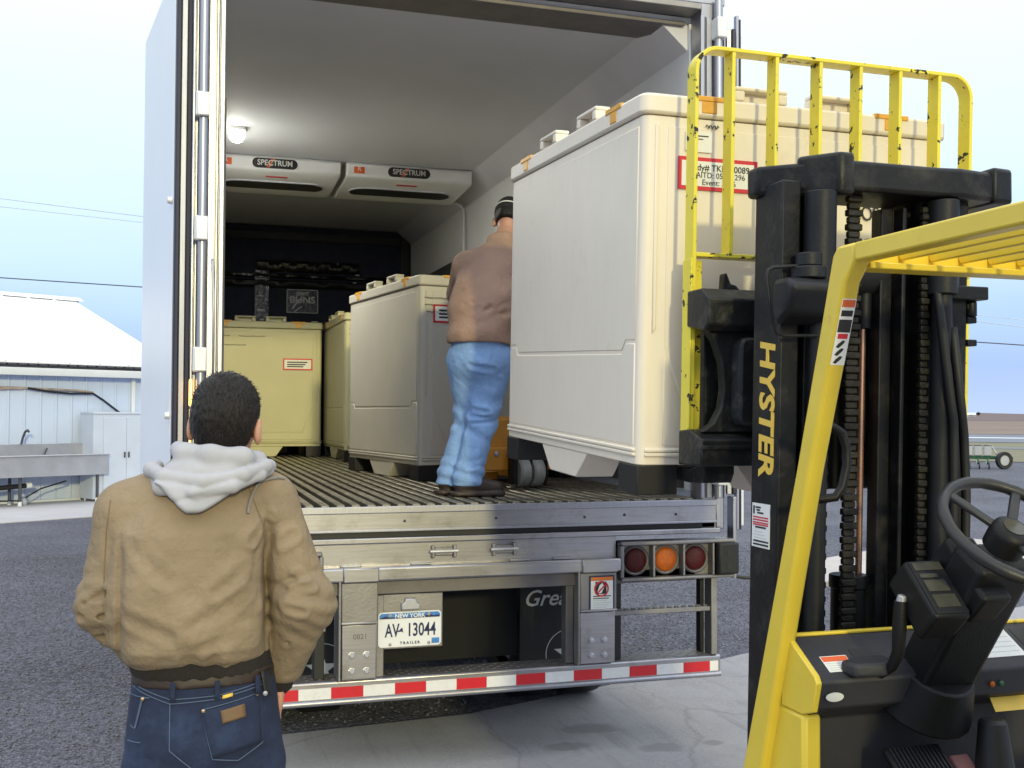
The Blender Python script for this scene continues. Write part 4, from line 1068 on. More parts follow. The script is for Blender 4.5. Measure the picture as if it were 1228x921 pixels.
# levers
lv = fp('brake_lever', MB().tube([(.345, -2.76, 1.06), (.352, -2.80, 1.09), (.356, -2.82, 1.13), (.352, -2.83, 1.20), (.356, -2.83, 1.262)], [.012, .014, .017, .019, .017], 10), 'plastic_black', 0, smooth=60)
fp('lever_knob', MB().cyl((.356, -2.83, 1.255), (.358, -2.835, 1.278), .014, .011, 12), 'steel', .003, parent=lv)
fp('lever_base', MB().prism([(.24, -2.735), (.30, -2.705), (.395, -2.70), (.385, -2.77), (.33, -2.80), (.25, -2.79)], 'z', 1.062, 1.098), 'dash', .010)
for i, x in enumerate((.90, .945, .99)):
    l2 = fp('hydraulic_lever', MB().cyl((x, -2.68, 1.1), (x, -2.74, 1.26), .007, n=8), 'plastic_black', 0, smooth=50)
    fp('lever_knob', MB().lathe([(.008, 0), (.019, .015), (.019, .03), (.001, .042)], (x, -2.74, 1.255), (0, -.35, .94), 14), 'red_tape' if i == 0 else 'plastic_black', 0, smooth=50, parent=l2)
# floor, pedals, seat, body, wheels
fp('floor_plate', MB().box(.12, 1.08, -3.55, -2.56, .56, .60), 'plastic_black', .004)
pd = fp('brake_pedal', MB().obox((.452, -2.79, .815), (.088, 0, 0), (0, -.055, -.04), (0, -.007, .0095)), 'plastic_black', .012, seg=3)
for i in range(13):
    x = .378 + i * .0123
    fp('pedal_ridge', MB().obox((x, -2.797, .826), (.0032, 0, 0), (0, -.046, -.034), (0, -.0022, .003)), 'mast_gray', 0, parent=pd)
fp('accelerator_pedal', MB().obox((.60, -2.79, .785), (.03, 0, 0), (0, -.05, -.035), (0, -.005, .008)), 'pink_rubber', .006)
fp('pedal_boot', MB().cyl((.665, -2.82, .60), (.665, -2.80, .93), .075, .035, 16), 'rubber', .01)
fp('floor_mat', MB().prism(rrect(.25, .95, -3.4, -2.72, .05), 'z', .6005, .615), 'rubber', .003)
fp('chassis', MB().box(.17, 1.03, -4.5, -2.1, .22, .55), 'mast', .01)
fp('engine_hood', MB().prism([(-3.45, .601), (-3.45, .92), (-3.55, .98), (-4.45, .98), (-4.45, .601)], 'x', .16, 1.04), 'yellow', .02)
fp('counterweight', MB().prism([(-4.46, .25), (-4.46, .98), (-4.60, 1.0), (-4.88, .86), (-4.92, .60), (-4.86, .25)], 'x', .10, 1.10), 'yellow', .05, seg=3)
sq = fp('seat_cushion', MB().box(.36, .84, -3.98, -3.50, .981, 1.09), 'seat', .04, seg=3)
fp('seat_back', MB().prism([(-3.96, 1.0), (-4.06, 1.5), (-4.14, 1.5), (-4.08, 1.0)], 'x', .37, .83), 'seat', .03, seg=3)
for x in (.20, 1.00):
    wv = fp('front_wheel', MB().lathe([(.05, -.10), (.19, -.11), (.19, .11), (.05, .10)], (.60 + (x - .60) * .72, -2.36, .31), (1, 0, 0), 20), 'yellow', 0, smooth=40)
    fp('tyre', MB().lathe([(.20, -.095), (.26, -.10), (.285, -.08), (.29, .0), (.285, .08), (.26, .10), (.20, .095)], (.60 + (x - .60) * .72, -2.36, .31), (1, 0, 0), 32, closed=True), 'rubber', 0, smooth=40, parent=wv)
    wv = fp('rear_wheel', MB().lathe([(.04, -.07), (.15, -.08), (.15, .08), (.04, .07)], (x, -4.25, .29), (1, 0, 0), 20), 'yellow', 0, smooth=40)
    fp('tyre', MB().lathe([(.16, -.075), (.245, -.08), (.265, -.06), (.27, .0), (.265, .06), (.245, .08), (.16, .075)], (x, -4.25, .29), (1, 0, 0), 32, closed=True), 'rubber', 0, smooth=40, parent=wv)

# ------------------------------------------------------------------ pallet jack under the dull crate
jy = 1.02; jz = fzy(jy)
J = thing('pallet_jack', 'orange pallet jack with grey wheels standing behind the stooping man', 'pallet jack', (.58, jy, jz), (0, 0, yw))
jp = lambda name, mb, m, bev=.004, **k: mb.build(name, M[m], J, bev=bev, **k)
jp('jack_body', MB().prism([(-.26, .13), (.26, .13), (.26, .30), (.17, .42), (-.17, .42), (-.26, .30)], 'y', .02, .16), 'jack', .02)
jp('jack_apron', MB().box(-.262, .262, -.02, .019, .10, .24), 'jack', .008)
jp('jack_bolt', MB().lathe([(.016, 0), (.016, .008), (.008, .012)], (-.19, -.0205, .20), (0, -1, 0), 8), 'steel', 0)
jp('pump_cylinder', MB().cyl((0, -.05, .13), (0, -.05, .52), .05, n=18), 'mast', .004)
for x in (-.17, .17):
    jp('jack_fork', MB().box(x - .08, x + .08, .161, 1.30, .035, .085), 'jack', .006)
    jp('load_roller', MB().cyl((x - .05, 1.2, .04), (x + .05, 1.2, .04), .038, n=14), 'poly_wheel', .004)
for x in (-.075, .015):
    wv = jp('steer_wheel', MB().lathe([(.02, -.035), (.078, -.036), (.09, -.026), (.09, .026), (.078, .036), (.02, .035)], (x + .03, -.06, .092), (1, 0, 0), 24), 'poly_wheel', 0, smooth=40)
jp('wheel_fork', MB().box(-.115, -.09, -.10, -.02, .02, .20).box(.09, .115, -.10, -.02, .02, .20).box(-.115, .115, -.10, -.03, .2005, .215), 'mast', .004)
jp('jack_handle', MB().tube([(0, -.05, .50), (.06, -.16, .80), (.10, -.24, 1.10)], .018, 10), 'jack', 0, smooth=60)
jp('handle_loop', MB().tube([(.10, -.24, 1.10), (.0, -.25, 1.13), (-.02, -.28, 1.24), (.10, -.31, 1.29), (.22, -.28, 1.24), (.20, -.25, 1.13)], .014, 10, True), 'black', 0, smooth=60)

# ------------------------------------------------------------------ low metal building on the left
BA = math.atan2(.506, .8625)
B = thing('metal_building', 'low pale blue ribbed metal building with a white roof across the yard', 'building', (-1.51, 18.42, 0), (0, 0, BA))
bp = lambda name, mb, m, bev=0, parent=B, **k: mb.build(name, M[m], parent, bev=bev, **k)
LN = 15.0; WD = 8.94; EZ, RZ = 2.70, 4.30
bp('wall_core', MB().prism([(.0, 0), (WD, 0), (WD, EZ), (WD / 2, RZ - .05), (0, EZ)], 'x', -LN, 0), 'bld')
pw = .30
pm = MB().prism([(-.0, .0), (pw - .062, .0), (pw - .052, -.022), (pw - .016, -.022), (pw - .006, 0), (pw - .006, .012), (0, .012)], 'z', .06, EZ - .02)
pm.v = [(x, y - .0125, z) for x, y, z in pm.v]
first = None
for i in range(int(LN / pw)):
    x = -pw * (i + 1)
    if first is None: first = bp('wall_panel', pm, 'bld'); first.location.x = x
    else: again(first, B, (x, 0, 0))
first = None
sl = math.atan2(RZ - EZ, WD / 2); sn = (WD / 2 + .35) / math.cos(sl)
rp = MB()
vs = []
prf = [(0, 0), (.02, .0), (.035, .03), (.065, .03), (.08, 0), (.595, 0), (.595, -.02), (0, -.02)]
def rpt(u, h, t): return (u, -.35 + t * math.cos(sl) * sn - h * math.sin(sl) * 1, EZ + .06 - .35 * math.tan(sl) + t * math.sin(sl) * sn + h * math.cos(sl))
n = len(prf)
rp.add([rpt(u, h, 0) for u, h in prf] + [rpt(u, h, 1) for u, h in prf], [tuple(range(n))[::-1], tuple(range(n, 2 * n))] + [(i, (i + 1) % n, (i + 1) % n + n, i + n) for i in range(n)])
for i in range(26):
    x = .02 - .6 * (i + 1)
    if first is None: first = bp('roof_panel', rp, 'bld_roof'); first.location.x = x
    else: again(first, B, (x, 0, 0))
back = MB(); back.add([(.18, WD / 2, RZ + .06), (-15.4, WD / 2, RZ + .06), (-15.4, WD + .35, EZ - .06), (.18, WD + .35, EZ - .06), (.18, WD / 2, RZ + .04), (-15.4, WD / 2, RZ + .04), (-15.4, WD + .35, EZ - .08), (.18, WD + .35, EZ - .08)],
         [(0, 1, 2, 3), (7, 6, 5, 4), (0, 3, 7, 4), (1, 5, 6, 2), (2, 6, 7, 3)])
bp('rear_roof', back, 'bld_roof')
bp('ridge_cap', MB().prism([(WD / 2 - .2, RZ + .02), (WD / 2, RZ + .12), (WD / 2 + .2, RZ + .02), (WD / 2, RZ + .08)], 'x', -15.4, .18), 'bld_roof')
ez2 = EZ + .06 - .35 * math.tan(sl)
bp('eave_shadow_strip', MB().box(-15.3, .12, -.30, -.02, ez2 - .09, ez2 - .055), 'dark_trim', .004)
cl = MB()
for i in range(80):
    x = .1 - i * .19
    cl.prism([(x, ez2 - .054), (x - .02, ez2 - .022), (x - .15, ez2 - .022), (x - .17, ez2 - .054)], 'y', -.349, -.31)
tag(bp('eave_closures', cl, 'dark_trim'), None, kind='stuff')
bp('gutter', MB().prism([(-.33, ez2 - .24), (-.20, ez2 - .24), (-.20, ez2 - .10), (-.36, ez2 - .10), (-.36, ez2 - .14)], 'x', -15.3, .12), 'bld_trim', .006)
bp('downspout', MB().box(-.92, -.84, -.10, -.036, .1, ez2 - .245), 'bld_trim', .01)
bp('soffit', MB().box(-15.3, .12, -.199, -.035, ez2 - .16, ez2 - .12), 'bld', 0)
bp('base_trim', MB().box(-LN, .0, -.05, -.036, 0, .055), 'bld_trim', 0)
bp('conduit', MB().tube([(-8, -.06, 2.22), (-4.2, -.06, 2.19), (-2.0, -.06, 2.13), (-1.72, -.06, 2.10)], .022, 8), 'pipe_rust', 0, smooth=60)
bp('conduit', MB().tube([(-8, -.07, 2.02), (-5.0, -.07, 2.08), (-3.0, -.07, 2.155)], .018, 8), 'pipe_rust', 0, smooth=60)
bp('hose', MB().tube([(-3.0, -.09, 2.16), (-2.6, -.10, 2.10), (-2.2, -.10, 2.07), (-1.74, -.10, 2.08), (-1.55, -.12, 1.96), (-1.25, -.14, 1.74), (-.98, -.18, 1.55)], .022, 8), 'rubber', 0, smooth=60)
# concrete walk along it
wk = [Vector((-1.51, 18.42)) + Vector((.8625, .506)) * a + Vector((-.506, .8625)) * b_ for a, b_ in ((-16, -3.35), (6, -3.35), (6, 0), (-16, 0))]
structure('concrete_walk', M['walk'], [(v.x, v.y) for v in wk], .02, .10)
# sink
def bl(x, y, z=.02):
    v = Vector((-1.51, 18.42)) + Vector((.8625, .506)) * x + Vector((-.506, .8625)) * y
    return (v.x, v.y, z)
S = thing('wash_sink', 'long stainless wash sink on legs in front of the metal building', 'sink', bl(-3.2, -.12), (0, 0, BA))
sp = lambda name, mb, m, bev=.006, **k: mb.build(name, M[m], S, bev=bev, **k)
sp('splash_back', MB().box(-1.6, 1.28, -.10, -.06, .85, 1.10), 'steel')
sp('basin', MB().box(-1.6, 1.42, -.72, -.70, .52, .90).box(-1.6, 1.42, -.10, -.08, .52, .849).box(1.40, 1.42, -.70, -.10, .52, .90).box(-1.6, -1.58, -.70, -.10, .52, .90).box(-1.58, 1.40, -.70, -.10, .52, .54), 'steel', .004)
sp('basin_rim', MB().box(-1.62, 1.44, -.75, -.69, .885, .915), 'steel', .012)
for x in (-1.4, -.2, 1.25):
    for y in (-.62, -.18):
        sp('leg', MB().cyl((x, y, .08), (x, y, .519), .028, n=12), 'dark_trim', .003)
        sp('leg_foot', MB().cyl((x, y, 0), (x, y, .079), .036, n=12), 'bld_trim', .004)
sp('drain_pipe', MB().tube([(-1.25, -.4, .50), (-1.25, -.4, .26), (-1.20, -.4, .22), (-1.10, -.4, .25), (-1.0, -.4, .30), (-.25, -.4, .34), (.0, -.4, .35)], .045, 10), 'rubber', 0, smooth=60)
sp('drain_pipe', MB().tube([(-.75, -.35, .32), (-.75, -.35, .05)], .035, 10), 'rubber', 0, smooth=60)
sp('drain_cap', MB().cyl((0, -.4, .35), (.10, -.4, .355), .055, n=12), 'bld_trim', .005)
sp('drain_hose', MB().tube([(-.5, -.3, .5), (-.65, -.35, .3), (-.55, -.4, .1), (-.1, -.4, .08), (.3, -.35, .28), (.8, -.3, .40)], .014, 8), 'rubber', 0, smooth=60)
sp('tap', MB().tube([(.02, -.13, 1.10), (.04, -.15, 1.22), (.06, -.2, 1.33), (.08, -.26, 1.36), (.08, -.3, 1.33)], .022, 8), 'dark_trim', 0, smooth=60)
sp('tap', MB().cyl((.45, -.14, .9), (.50, -.14, 1.02), .015, n=8), 'dark_trim', 0)
tk = thing('water_jug', 'small white jug on the walk under the wash sink', 'jug', bl(-3.25, -.50))
MB().lathe([(.075, 0), (.085, .02), (.085, .09), (.05, .13), (.03, .14), (.03, .16)], (0, 0, 0), n=16).build('jug_body', M['tank_white'], tk, smooth=50)
MB().lathe([(.032, .1605), (.032, .18), (.001, .182)], (0, 0, 0), n=12).build('jug_cap', M['bld_trim'], tk)
# cabinet
K = thing('storage_cabinet', 'grey two door metal cabinet beside the long wash sink', 'cabinet', bl(-1.37, -.10), (0, 0, BA))
kp = lambda name, mb, m, bev=.006, **k: mb.build(name, M[m], k.pop('parent', K), bev=bev, **k)
kp('case', MB().box(-.62, .55, -.55, -.02, .04, 1.66), 'cabinet')
kp('plinth', MB().box(-.60, .53, -.53, -.03, 0, .0399), 'dark_trim', 0)
kp('top_edge', MB().box(-.63, .56, -.57, -.01, 1.6605, 1.70), 'cabinet')
for x0, x1, hx in ((-.42, .04, .0), (.046, .50, .086)):
    d_ = kp('door', MB().box(x0, x1, -.572, -.5505, .10, 1.60), 'cabinet', .004)
    kp('handle', MB().box(hx - .012, hx + .012, -.60, -.5725, .82, .93), 'dark_trim', .004, parent=d_)

# ------------------------------------------------------------------ far side of the yard, seen right of the mast
pv = [(4.84, 4.39), (5.6, 3.6), (9.5, 5.4), (8.9, 7.2), (6.9, 6.40), (5.78, 5.83)]
structure('concrete_pad', M['pad'], pv, .06, .15)
D = thing('drum', 'blue grey drum with a pale domed lid on the concrete pad beyond the forklift mast', 'drum', (7.92, 6.98, .06))
MB().lathe([(.55, 0.0), (.58, .03), (.58, .09), (.55, .10)], (0, 0, 0), n=36).build('drum_base', M['drum_lid'], D, smooth=40)
MB().lathe([(.55, .1005), (.56, .14), (.56, .36), (.55, .385)], (0, 0, 0), n=36).build('drum_body', M['drum'], D, smooth=40)
MB().lathe([(.55, .3855), (.50, .45), (.40, .52), (.22, .58), (.001, .60)], (0, 0, 0), n=36).build('drum_lid', M['drum_lid'], D, smooth=60)
# planter
PA = -R(40.7)
PQ = C0 + NB * 38.3 + TB * -.05
P_ = thing('seed_planter', 'green farm planter with white seed hoppers parked at the far edge of the yard', 'farm planter', (PQ.x, PQ.y, 0), (0, 0, PA))
P_.scale = (.86, .86, .86)
qp = lambda name, mb, m, bev=.004, parent=P_, **k: mb.build(name, M[m], parent, bev=bev, **k)
qp('tool_bar', MB().box(-2.6, .95, -.06, .06, .36, .46), 'green', .01)
qp('tool_bar', MB().box(-2.6, .75, .30, .40, .40, .48), 'green', .01)
for i in range(9):
    x = -2.4 + i * .33
    h = qp('seed_hopper', MB().prism(rrect(x - .135, x + .135, -.15, .15, .04), 'z', .50, .86), 'tank_white', .02)
    qp('hopper_lid', MB().prism(rrect(x - .14, x + .14, -.155, .155, .04), 'z', .8605, .89), 'dark_trim', .008, parent=h)
    u = qp('row_unit', MB().prism([(-.30, .40), (.10, .44), (.12, .30), (-.12, .16), (-.34, .24)], 'x', x - .03, x + .03), 'green', .004)
    qp('disc', MB().cyl((x - .05, -.22, .17), (x - .04, -.22, .17), .16, n=18), 'steel', 0, parent=u)
    qp('press_wheel', MB().cyl((x + .02, -.42, .13), (x + .07, -.42, .13), .125, n=18), 'rubber', .004, parent=u)
for x in (.80, -2.75):
    wv = qp('wheel', MB().lathe([(.03, -.06), (.19, -.05), (.19, .05), (.03, .06)], (x, -.15, .33), (.55, -.83, 0), 22), 'tank_white', 0, smooth=40)
    qp('tyre', MB().lathe([(.20, -.08), (.31, -.085), (.33, -.05), (.33, .05), (.31, .085), (.20, .08)], (x, -.15, .33), (.55, -.83, 0), 28, closed=True), 'rubber', 0, smooth=40, parent=wv)
qp('hose', MB().tube([(.25, .0, .86), (.33, .0, .88), (.42, -.02, .80), (.52, -.04, .60), (.60, -.05, .48)], .03, 8), 'tank_white', 0, smooth=60)
qp('marker_arm', MB().box(.95, 1.12, -.03, .03, .40, .45), 'green', .004)
# farmstead and trees at the horizon
def far(d, s): v = C0 + NB * d + TB * s; return (v.x, v.y, 0)
Hh = thing('farm_house', 'tiny white farm house on the far horizon right of the forklift mast', 'house', far(1100, -9), (0, 0, PA))
MB().prism([(-2.5, 0), (2.5, 0), (2.5, 2), (0, 3.4), (-2.5, 2)], 'x', -3.5, 3.5).build('wall', M['tank_white'], Hh)
MB().prism([(-2.8, 1.95), (0, 3.6), (2.8, 1.95), (2.8, 1.75), (0, 3.4), (-2.8, 1.75)], 'x', -3.8, 3.8).build('roof', M['bld_trim'], Hh)
M['foliage'] = mat('foliage', (.035, .045, .035), .9, 0, .3, 1)
def far_tree(lbl, d, s, h):
    t = thing('tree', lbl, 'tree', far(d, s), (0, 0, 0), None)
    MB().cyl((0, 0, 0), (0, 0, h * .6), h * .03, h * .015, 8).build('trunk', M['pole'], t)
    mb = MB()
    for i in range(420):
        v = Vector(rng.normal(0, 1, 3)); v.normalize(); v *= rng.uniform(.35, 1)
        p = Vector((v.x * h * .36, v.y * h * .36, h * .62 + v.z * h * .36)); q = h * .06
        a = Vector(rng.normal(0, 1, 3)) * q; b_ = Vector(rng.normal(0, 1, 3)) * q
        mb.add([p, p + a, p + a + b_, p + b_], [(0, 1, 2, 3)])
    mb.build('crown', M['foliage'], t)
far_tree('tiny dark tree beside the farm house on the horizon', 1090, -3, 4.5)
for k, (s, h) in enumerate(((-22, 13), (66, 15), (88, 16))):
    t = thing('power_pole', ['faint power pole on the horizon left of the tiny farm house', 'faint power pole on the horizon well right of the tiny farm house', 'faint power pole on the horizon at the right edge of the photo'][k], 'power pole', far(1000, s), (0, 0, PA), 'power poles on the horizon')
    MB().cyl((0, 0, 0), (0, 0, h), .3, .2, 8).build('pole', M['pole'], t)
    MB().box(-1.6, 1.6, -.12, .12, h * .86, h * .89).build('cross_arm', M['pole'], t)
# overhead lines
def cable(lbl, a, b_, r, sag=0):
    pts = []
    for i in range(25):
        t = i / 24; p = Vector(a).lerp(Vector(b_), t); p.z -= sag * 4 * t * (1 - t); pts.append(p)
    o = MB().tube(pts, r, 6).build('power_line', M['dark_trim'])
    tag(o, lbl, 'power line', 'overhead power lines')
M['line_pale'] = mat('line_pale', (.50, .57, .70), .6)
for lbl, a, b_, r, m in (('dark overhead line dipping across the sky just above the low white roof', (-10.762, 60.348, 9.087), (43.405, 43.615, 5.605), .030, 'dark_trim'),
                         ('upper of the two pale overhead lines left of the trailer door', (-10.816, 60.243, 13.47), (43.388, 43.582, 6.6), .022, 'line_pale'),
                         ('lower of the two pale overhead lines left of the trailer door', (-10.812, 60.251, 13.02), (43.388, 43.582, 6.989), .018, 'line_pale')):
    A, Bv = Vector(a), Vector(b_); d = Bv - A
    o = MB().tube([A - d * .9, A, A + d * .5, Bv, Bv + d * .6], r, 6).build('power_line', M[m]); tag(o, lbl, 'power line')
# ------------------------------------------------------------------ people: smooth bodies from blended volumes
def seg(P, a, b, ra, rb):
    a = np.array(a, float); b = np.array(b, float); d = b - a
    t = np.clip(((P - a) @ d) / (d @ d), 0, 1)
    return np.linalg.norm(P - a - t[..., None] * d, axis=-1) - (ra + (rb - ra) * t)
def ell(P, c, r, R3=None):
    q = P - np.array(c, float)
    if R3 is not None: q = q @ R3
    r = np.array(r, float)
    k0 = np.linalg.norm(q / r, axis=-1); k1 = np.linalg.norm(q / r ** 2, axis=-1)
    return k0 * (k0 - 1) / np.maximum(k1, 1e-6)
def smin(a, b, k):
    h = np.clip(.5 + .5 * (b - a) / k, 0, 1)
    return b + (a - b) * h - k * h * (1 - h)
def smax(a, b, k): return -smin(-a, -b, k)
def union(ds, k):
    d = ds[0]
    for e_ in ds[1:]: d = smin(d, e_, k)
    return d
def loft(P, rows, p=2.3):
    """stack of ellipses: rows of (z, xc, yc, rx, ry)"""
    rows = sorted(rows); Z = np.array([r[0] for r in rows])
    z = P[..., 2]
    xc, yc, rx, ry = [np.interp(z, Z, [r[i] for r in rows]) for i in (1, 2, 3, 4)]
    k = (np.abs((P[..., 0] - xc) / rx) ** p + np.abs((P[..., 1] - yc) / ry) ** p) ** (1 / p)
    d = (k - 1) * np.minimum(rx, ry)
    return np.maximum(d, np.maximum(Z[0] - z, z - Z[-1]))
def surfnet(f, lo, hi, h):
    """naive surface nets of f = 0 over a box"""
    n = [int(math.ceil((hi[i] - lo[i]) / h)) + 1 for i in range(3)]
    g = [lo[i] + h * np.arange(n[i]) for i in range(3)]
    D = np.empty(n, np.float32)
    for i in range(0, n[0], 24):
        X = np.stack(np.meshgrid(g[0][i:i + 24], g[1], g[2], indexing='ij'), -1)
        D[i:i + 24] = f(X)
    s = D < 0
    c = s[:-1, :-1, :-1].astype(np.int8)
    cnt = np.zeros_like(c)
    corners = [(a, b, c_) for a in (0, 1) for b in (0, 1) for c_ in (0, 1)]
    sl = lambda o: tuple(slice(o[i], n[i] - 1 + o[i]) for i in range(3))
    for o in corners: cnt += s[sl(o)]
    act = (cnt > 0) & (cnt < 8)
    idx = -np.ones(act.shape, np.int64); ijk = np.argwhere(act); idx[act] = np.arange(len(ijk))
    acc = np.zeros((len(ijk), 3)); num = np.zeros(len(ijk))
    for a in corners:
        for ax in range(3):
            if a[ax]: continue
            b = list(a); b[ax] = 1
            va = D[ijk[:, 0] + a[0], ijk[:, 1] + a[1], ijk[:, 2] + a[2]]; vb = D[ijk[:, 0] + b[0], ijk[:, 1] + b[1], ijk[:, 2] + b[2]]
            m = (va < 0) != (vb < 0)
            t = np.where(m, va / np.where(m, va - vb, 1), 0)
            p = np.tile(np.array(a, float), (len(ijk), 1)); p[:, ax] += t
            acc[m] += p[m]; num[m] += 1
    V = (ijk + acc / num[:, None]) * h + np.array(lo)
    F = []
    for ax in range(3):
        b, c_ = [(1, 2), (2, 0), (0, 1)][ax]
        q = [slice(None)] * 3; q[ax] = slice(0, n[ax] - 1); q2 = list(q); q2[ax] = slice(1, n[ax])
        S0, S1 = s[tuple(q)], s[tuple(q2)]
        e_ = np.argwhere(S0 != S1)
        e_ = e_[(e_[:, b] > 0) & (e_[:, c_] > 0) & (e_[:, b] < n[b] - 1) & (e_[:, c_] < n[c_] - 1)]
        if not len(e_): continue
        def at(db, dc):
            k = e_.copy(); k[:, b] -= db; k[:, c_] -= dc
            return idx[k[:, 0], k[:, 1], k[:, 2]]
        Q = np.stack([at(1, 1), at(0, 1), at(0, 0), at(1, 0)], 1)
        flip = ~S0[e_[:, 0], e_[:, 1], e_[:, 2]]
        Q[flip] = Q[flip][:, ::-1]
        F.append(Q)
    return V, np.concatenate(F)
def sdf_part(name, f, lo, hi, h, m, parent, relax=1):
    V, F = surfnet(f, lo, hi, h)
    me = bpy.data.meshes.new(name); me.from_pydata(V.tolist(), [], F.tolist()); me.update()
    o = link(name, me, M[m], parent)
    if relax:
        s_ = o.modifiers.new('smooth', 'SMOOTH'); s_.factor = .5; s_.iterations = relax
    me.shade_smooth()
    return o
def sn(P, sx, sy, sz, ph=0):
    return np.sin(P[..., 0] * sx + P[..., 1] * sy + P[..., 2] * sz + ph)
def folds(P, seed, n=7, f0=14, f1=40):
    r = np.random.default_rng(seed); d = 0
    for i in range(n):
        v = r.normal(0, 1, 3); v /= np.linalg.norm(v); fr = r.uniform(f0, f1)
        w_ = P @ v * fr + 1.4 * np.sin(P @ r.normal(0, 6, 3) + r.uniform(0, 6))
        d = d + (np.abs(np.sin(w_ + r.uniform(0, 6))) - .6) / n * (f0 / fr) ** .5 * 2
    return d
def rotz(a): c, s = math.cos(a), math.sin(a); return np.array([[c, -s, 0], [s, c, 0], [0, 0, 1.]])
def rotx(a): c, s = math.cos(a), math.sin(a); return np.array([[1., 0, 0], [0, c, -s], [0, s, c]])
def roty(a): c, s = math.cos(a), math.sin(a); return np.array([[c, 0, s], [0, 1., 0], [-s, 0, c]])

def head_sdf(P, c, R3, s=1.0):
    """a head looking along +y of its own frame; c is the middle of the skull"""
    Q = ((P - np.array(c)) @ R3) / s
    d = ell(Q, (0, -.012, .02), (.074, .094, .098))
    d = smin(d, ell(Q, (0, .022, -.045), (.062, .072, .078)), .03)        # face
    d = smin(d, ell(Q, (0, .060, -.095), (.034, .034, .028)), .03)        # chin
    d = smin(d, seg(Q, (0, .088, .005), (0, .108, -.032), .010, .014), .012)   # nose
    d = smin(d, ell(Q, (0, .080, .018), (.048, .016, .010)), .014)        # brow
    for sx in (-1, 1):
        d = smax(d, -ell(Q, (sx * .031, .096, .0), (.018, .014, .011)), .010)
        d = smin(d, ell(Q, (sx * .031, .080, .0), (.0125, .0125, .0125)), .003)
        d = smin(d, ell(Q, (sx * .042, .070, -.03), (.022, .02, .018)), .02)
        e_ = smax(ell(Q, (sx * .087, -.010, -.020), (.012, .022, .036)), -ell(Q, (sx * .098, -.002, -.014), (.009, .013, .022)), .005)
        d = smin(d, e_, .006)
    d = smin(d, seg(Q, (-.018, .090, -.062), (.018, .090, -.062), .008, .008), .008)
    d = smin(d, seg(Q, (-.015, .088, -.075), (.015, .088, -.075), .008, .008), .006)
    d = smax(d, -seg(Q, (-.022, .101, -.068), (.022, .101, -.068), .0025, .0025), .003)
    return d * s
def hand_sdf(P, wrist, R3, side=1, curl=.5):
    """right hand hanging along -z of its frame, palm facing -x for side=1, thumb to +y"""
    Q = (P - np.array(wrist)) @ R3
    d = seg(Q, (0, 0, .03), (0, 0, -.02), .026, .027)
    d = smin(d, ell(Q, (0, .0, -.055), (.016, .042, .052)), .02)
    for k, (y, L_, r) in enumerate(((.030, .072, .0088), (.010, .080, .0092), (-.011, .075, .0088), (-.030, .058, .0078))):
        a = np.array((0, y, -.095)); p = a; d_ = np.array((0., 0, -1)); ang = 0
        for j, fr in enumerate((.45, .32, .23)):
            ang += curl * (.35 + .25 * j)
            d_ = np.array((-side * math.sin(ang), .0, -math.cos(ang))); q = p + d_ * L_ * fr
            d = smin(d, seg(Q, p, q, r * (1 - .07 * j), r * (1 - .07 * (j + 1))), .005); p = q
    t0 = np.array((-side * .004, .034, -.035)); t1 = t0 + np.array((-side * .012, .026, -.028)); t2 = t1 + np.array((-side * .010, .006, -.030))
    d = smin(d, seg(Q, t0, t1, .013, .0105), .012); d = smin(d, seg(Q, t1, t2, .0105, .0085), .005)
    return d

# --- the man in front, seen from behind (local: x right, y towards the trailer, z up)
A_ = thing('person', 'dark haired person in a tan work jacket, grey hood and blue jeans seen from behind', 'person', (-1.339, -2.30, 0), (0, 0, 0))
HR = rotz(R(-16)) @ rotx(R(-2)) @ roty(R(3))
HC = (.042, .035, 1.712)
WR_R, WR_L = (.178, .045, 1.035), (-.135, .175, 1.075)
EL_R, EL_L = (.240, -.035, 1.245), (-.245, .005, 1.255)
SH_R, SH_L = (.140, .01, 1.498), (-.196, .01, 1.482)
HAND_R = rotz(R(20)) @ roty(R(4)); HAND_L = rotz(R(60)) @ roty(R(-20))
def bodyA(P):
    d = loft(P, [(.80, -.0, 0, .165, .115), (.95, -.01, 0, .165, .12), (1.12, -.03, 0, .155, .11), (1.30, -.045, 0, .175, .125), (1.46, -.035, .0, .175, .115), (1.54, -.01, .0, .12, .08), (1.58, .01, .01, .06, .06)])
    d = smin(d, seg(P, (.012, .0, 1.54), (.034, .02, 1.66), .062, .058), .04)
    d = smin(d, head_sdf(P, HC, HR), .02)
    for sh, el, wr, hr, sd in ((SH_R, EL_R, WR_R, HAND_R, 1), (SH_L, EL_L, WR_L, HAND_L, -1)):
        d = smin(d, seg(P, sh, el, .052, .043), .04); d = smin(d, seg(P, el, wr, .042, .029), .02)
    d = smin(d, hand_sdf(P, WR_R, HAND_R, 1), .012); d = smin(d, hand_sdf(P, WR_L, HAND_L, -1), .012)
    for s, kx in ((-1, -.115), (1, .105)):
        hp = (kx * .9, 0, .84); kn = (kx * 1.15, .02, .48); an = (kx * 1.25, -.02, .09)
        d = smin(d, seg(P, hp, kn, .080, .056), .04); d = smin(d, seg(P, kn, an, .055, .038), .02)
        d = smin(d, seg(P, (kx * 1.25, -.04, .05), (kx * 1.35, .16, .04), .038, .032), .02)
    return d
sdf_part('body', bodyA, (-.42, -.24, -.02), (.42, .34, 1.88), .0075, 'skin', A_)
for sx in (-1, 1):
    p = np.array(HC) + HR @ np.array((sx * .031, .0805, .0))
    MB().lathe([(.0, -.0125)] + [(.0125 * math.sin(t), -.0125 * math.cos(t)) for t in (.5, 1, 1.57, 2.1, 2.7)] + [(.0, .0125)], p, (0, 1, 0), 14).build('eye', M['eye'], A_, smooth=80)
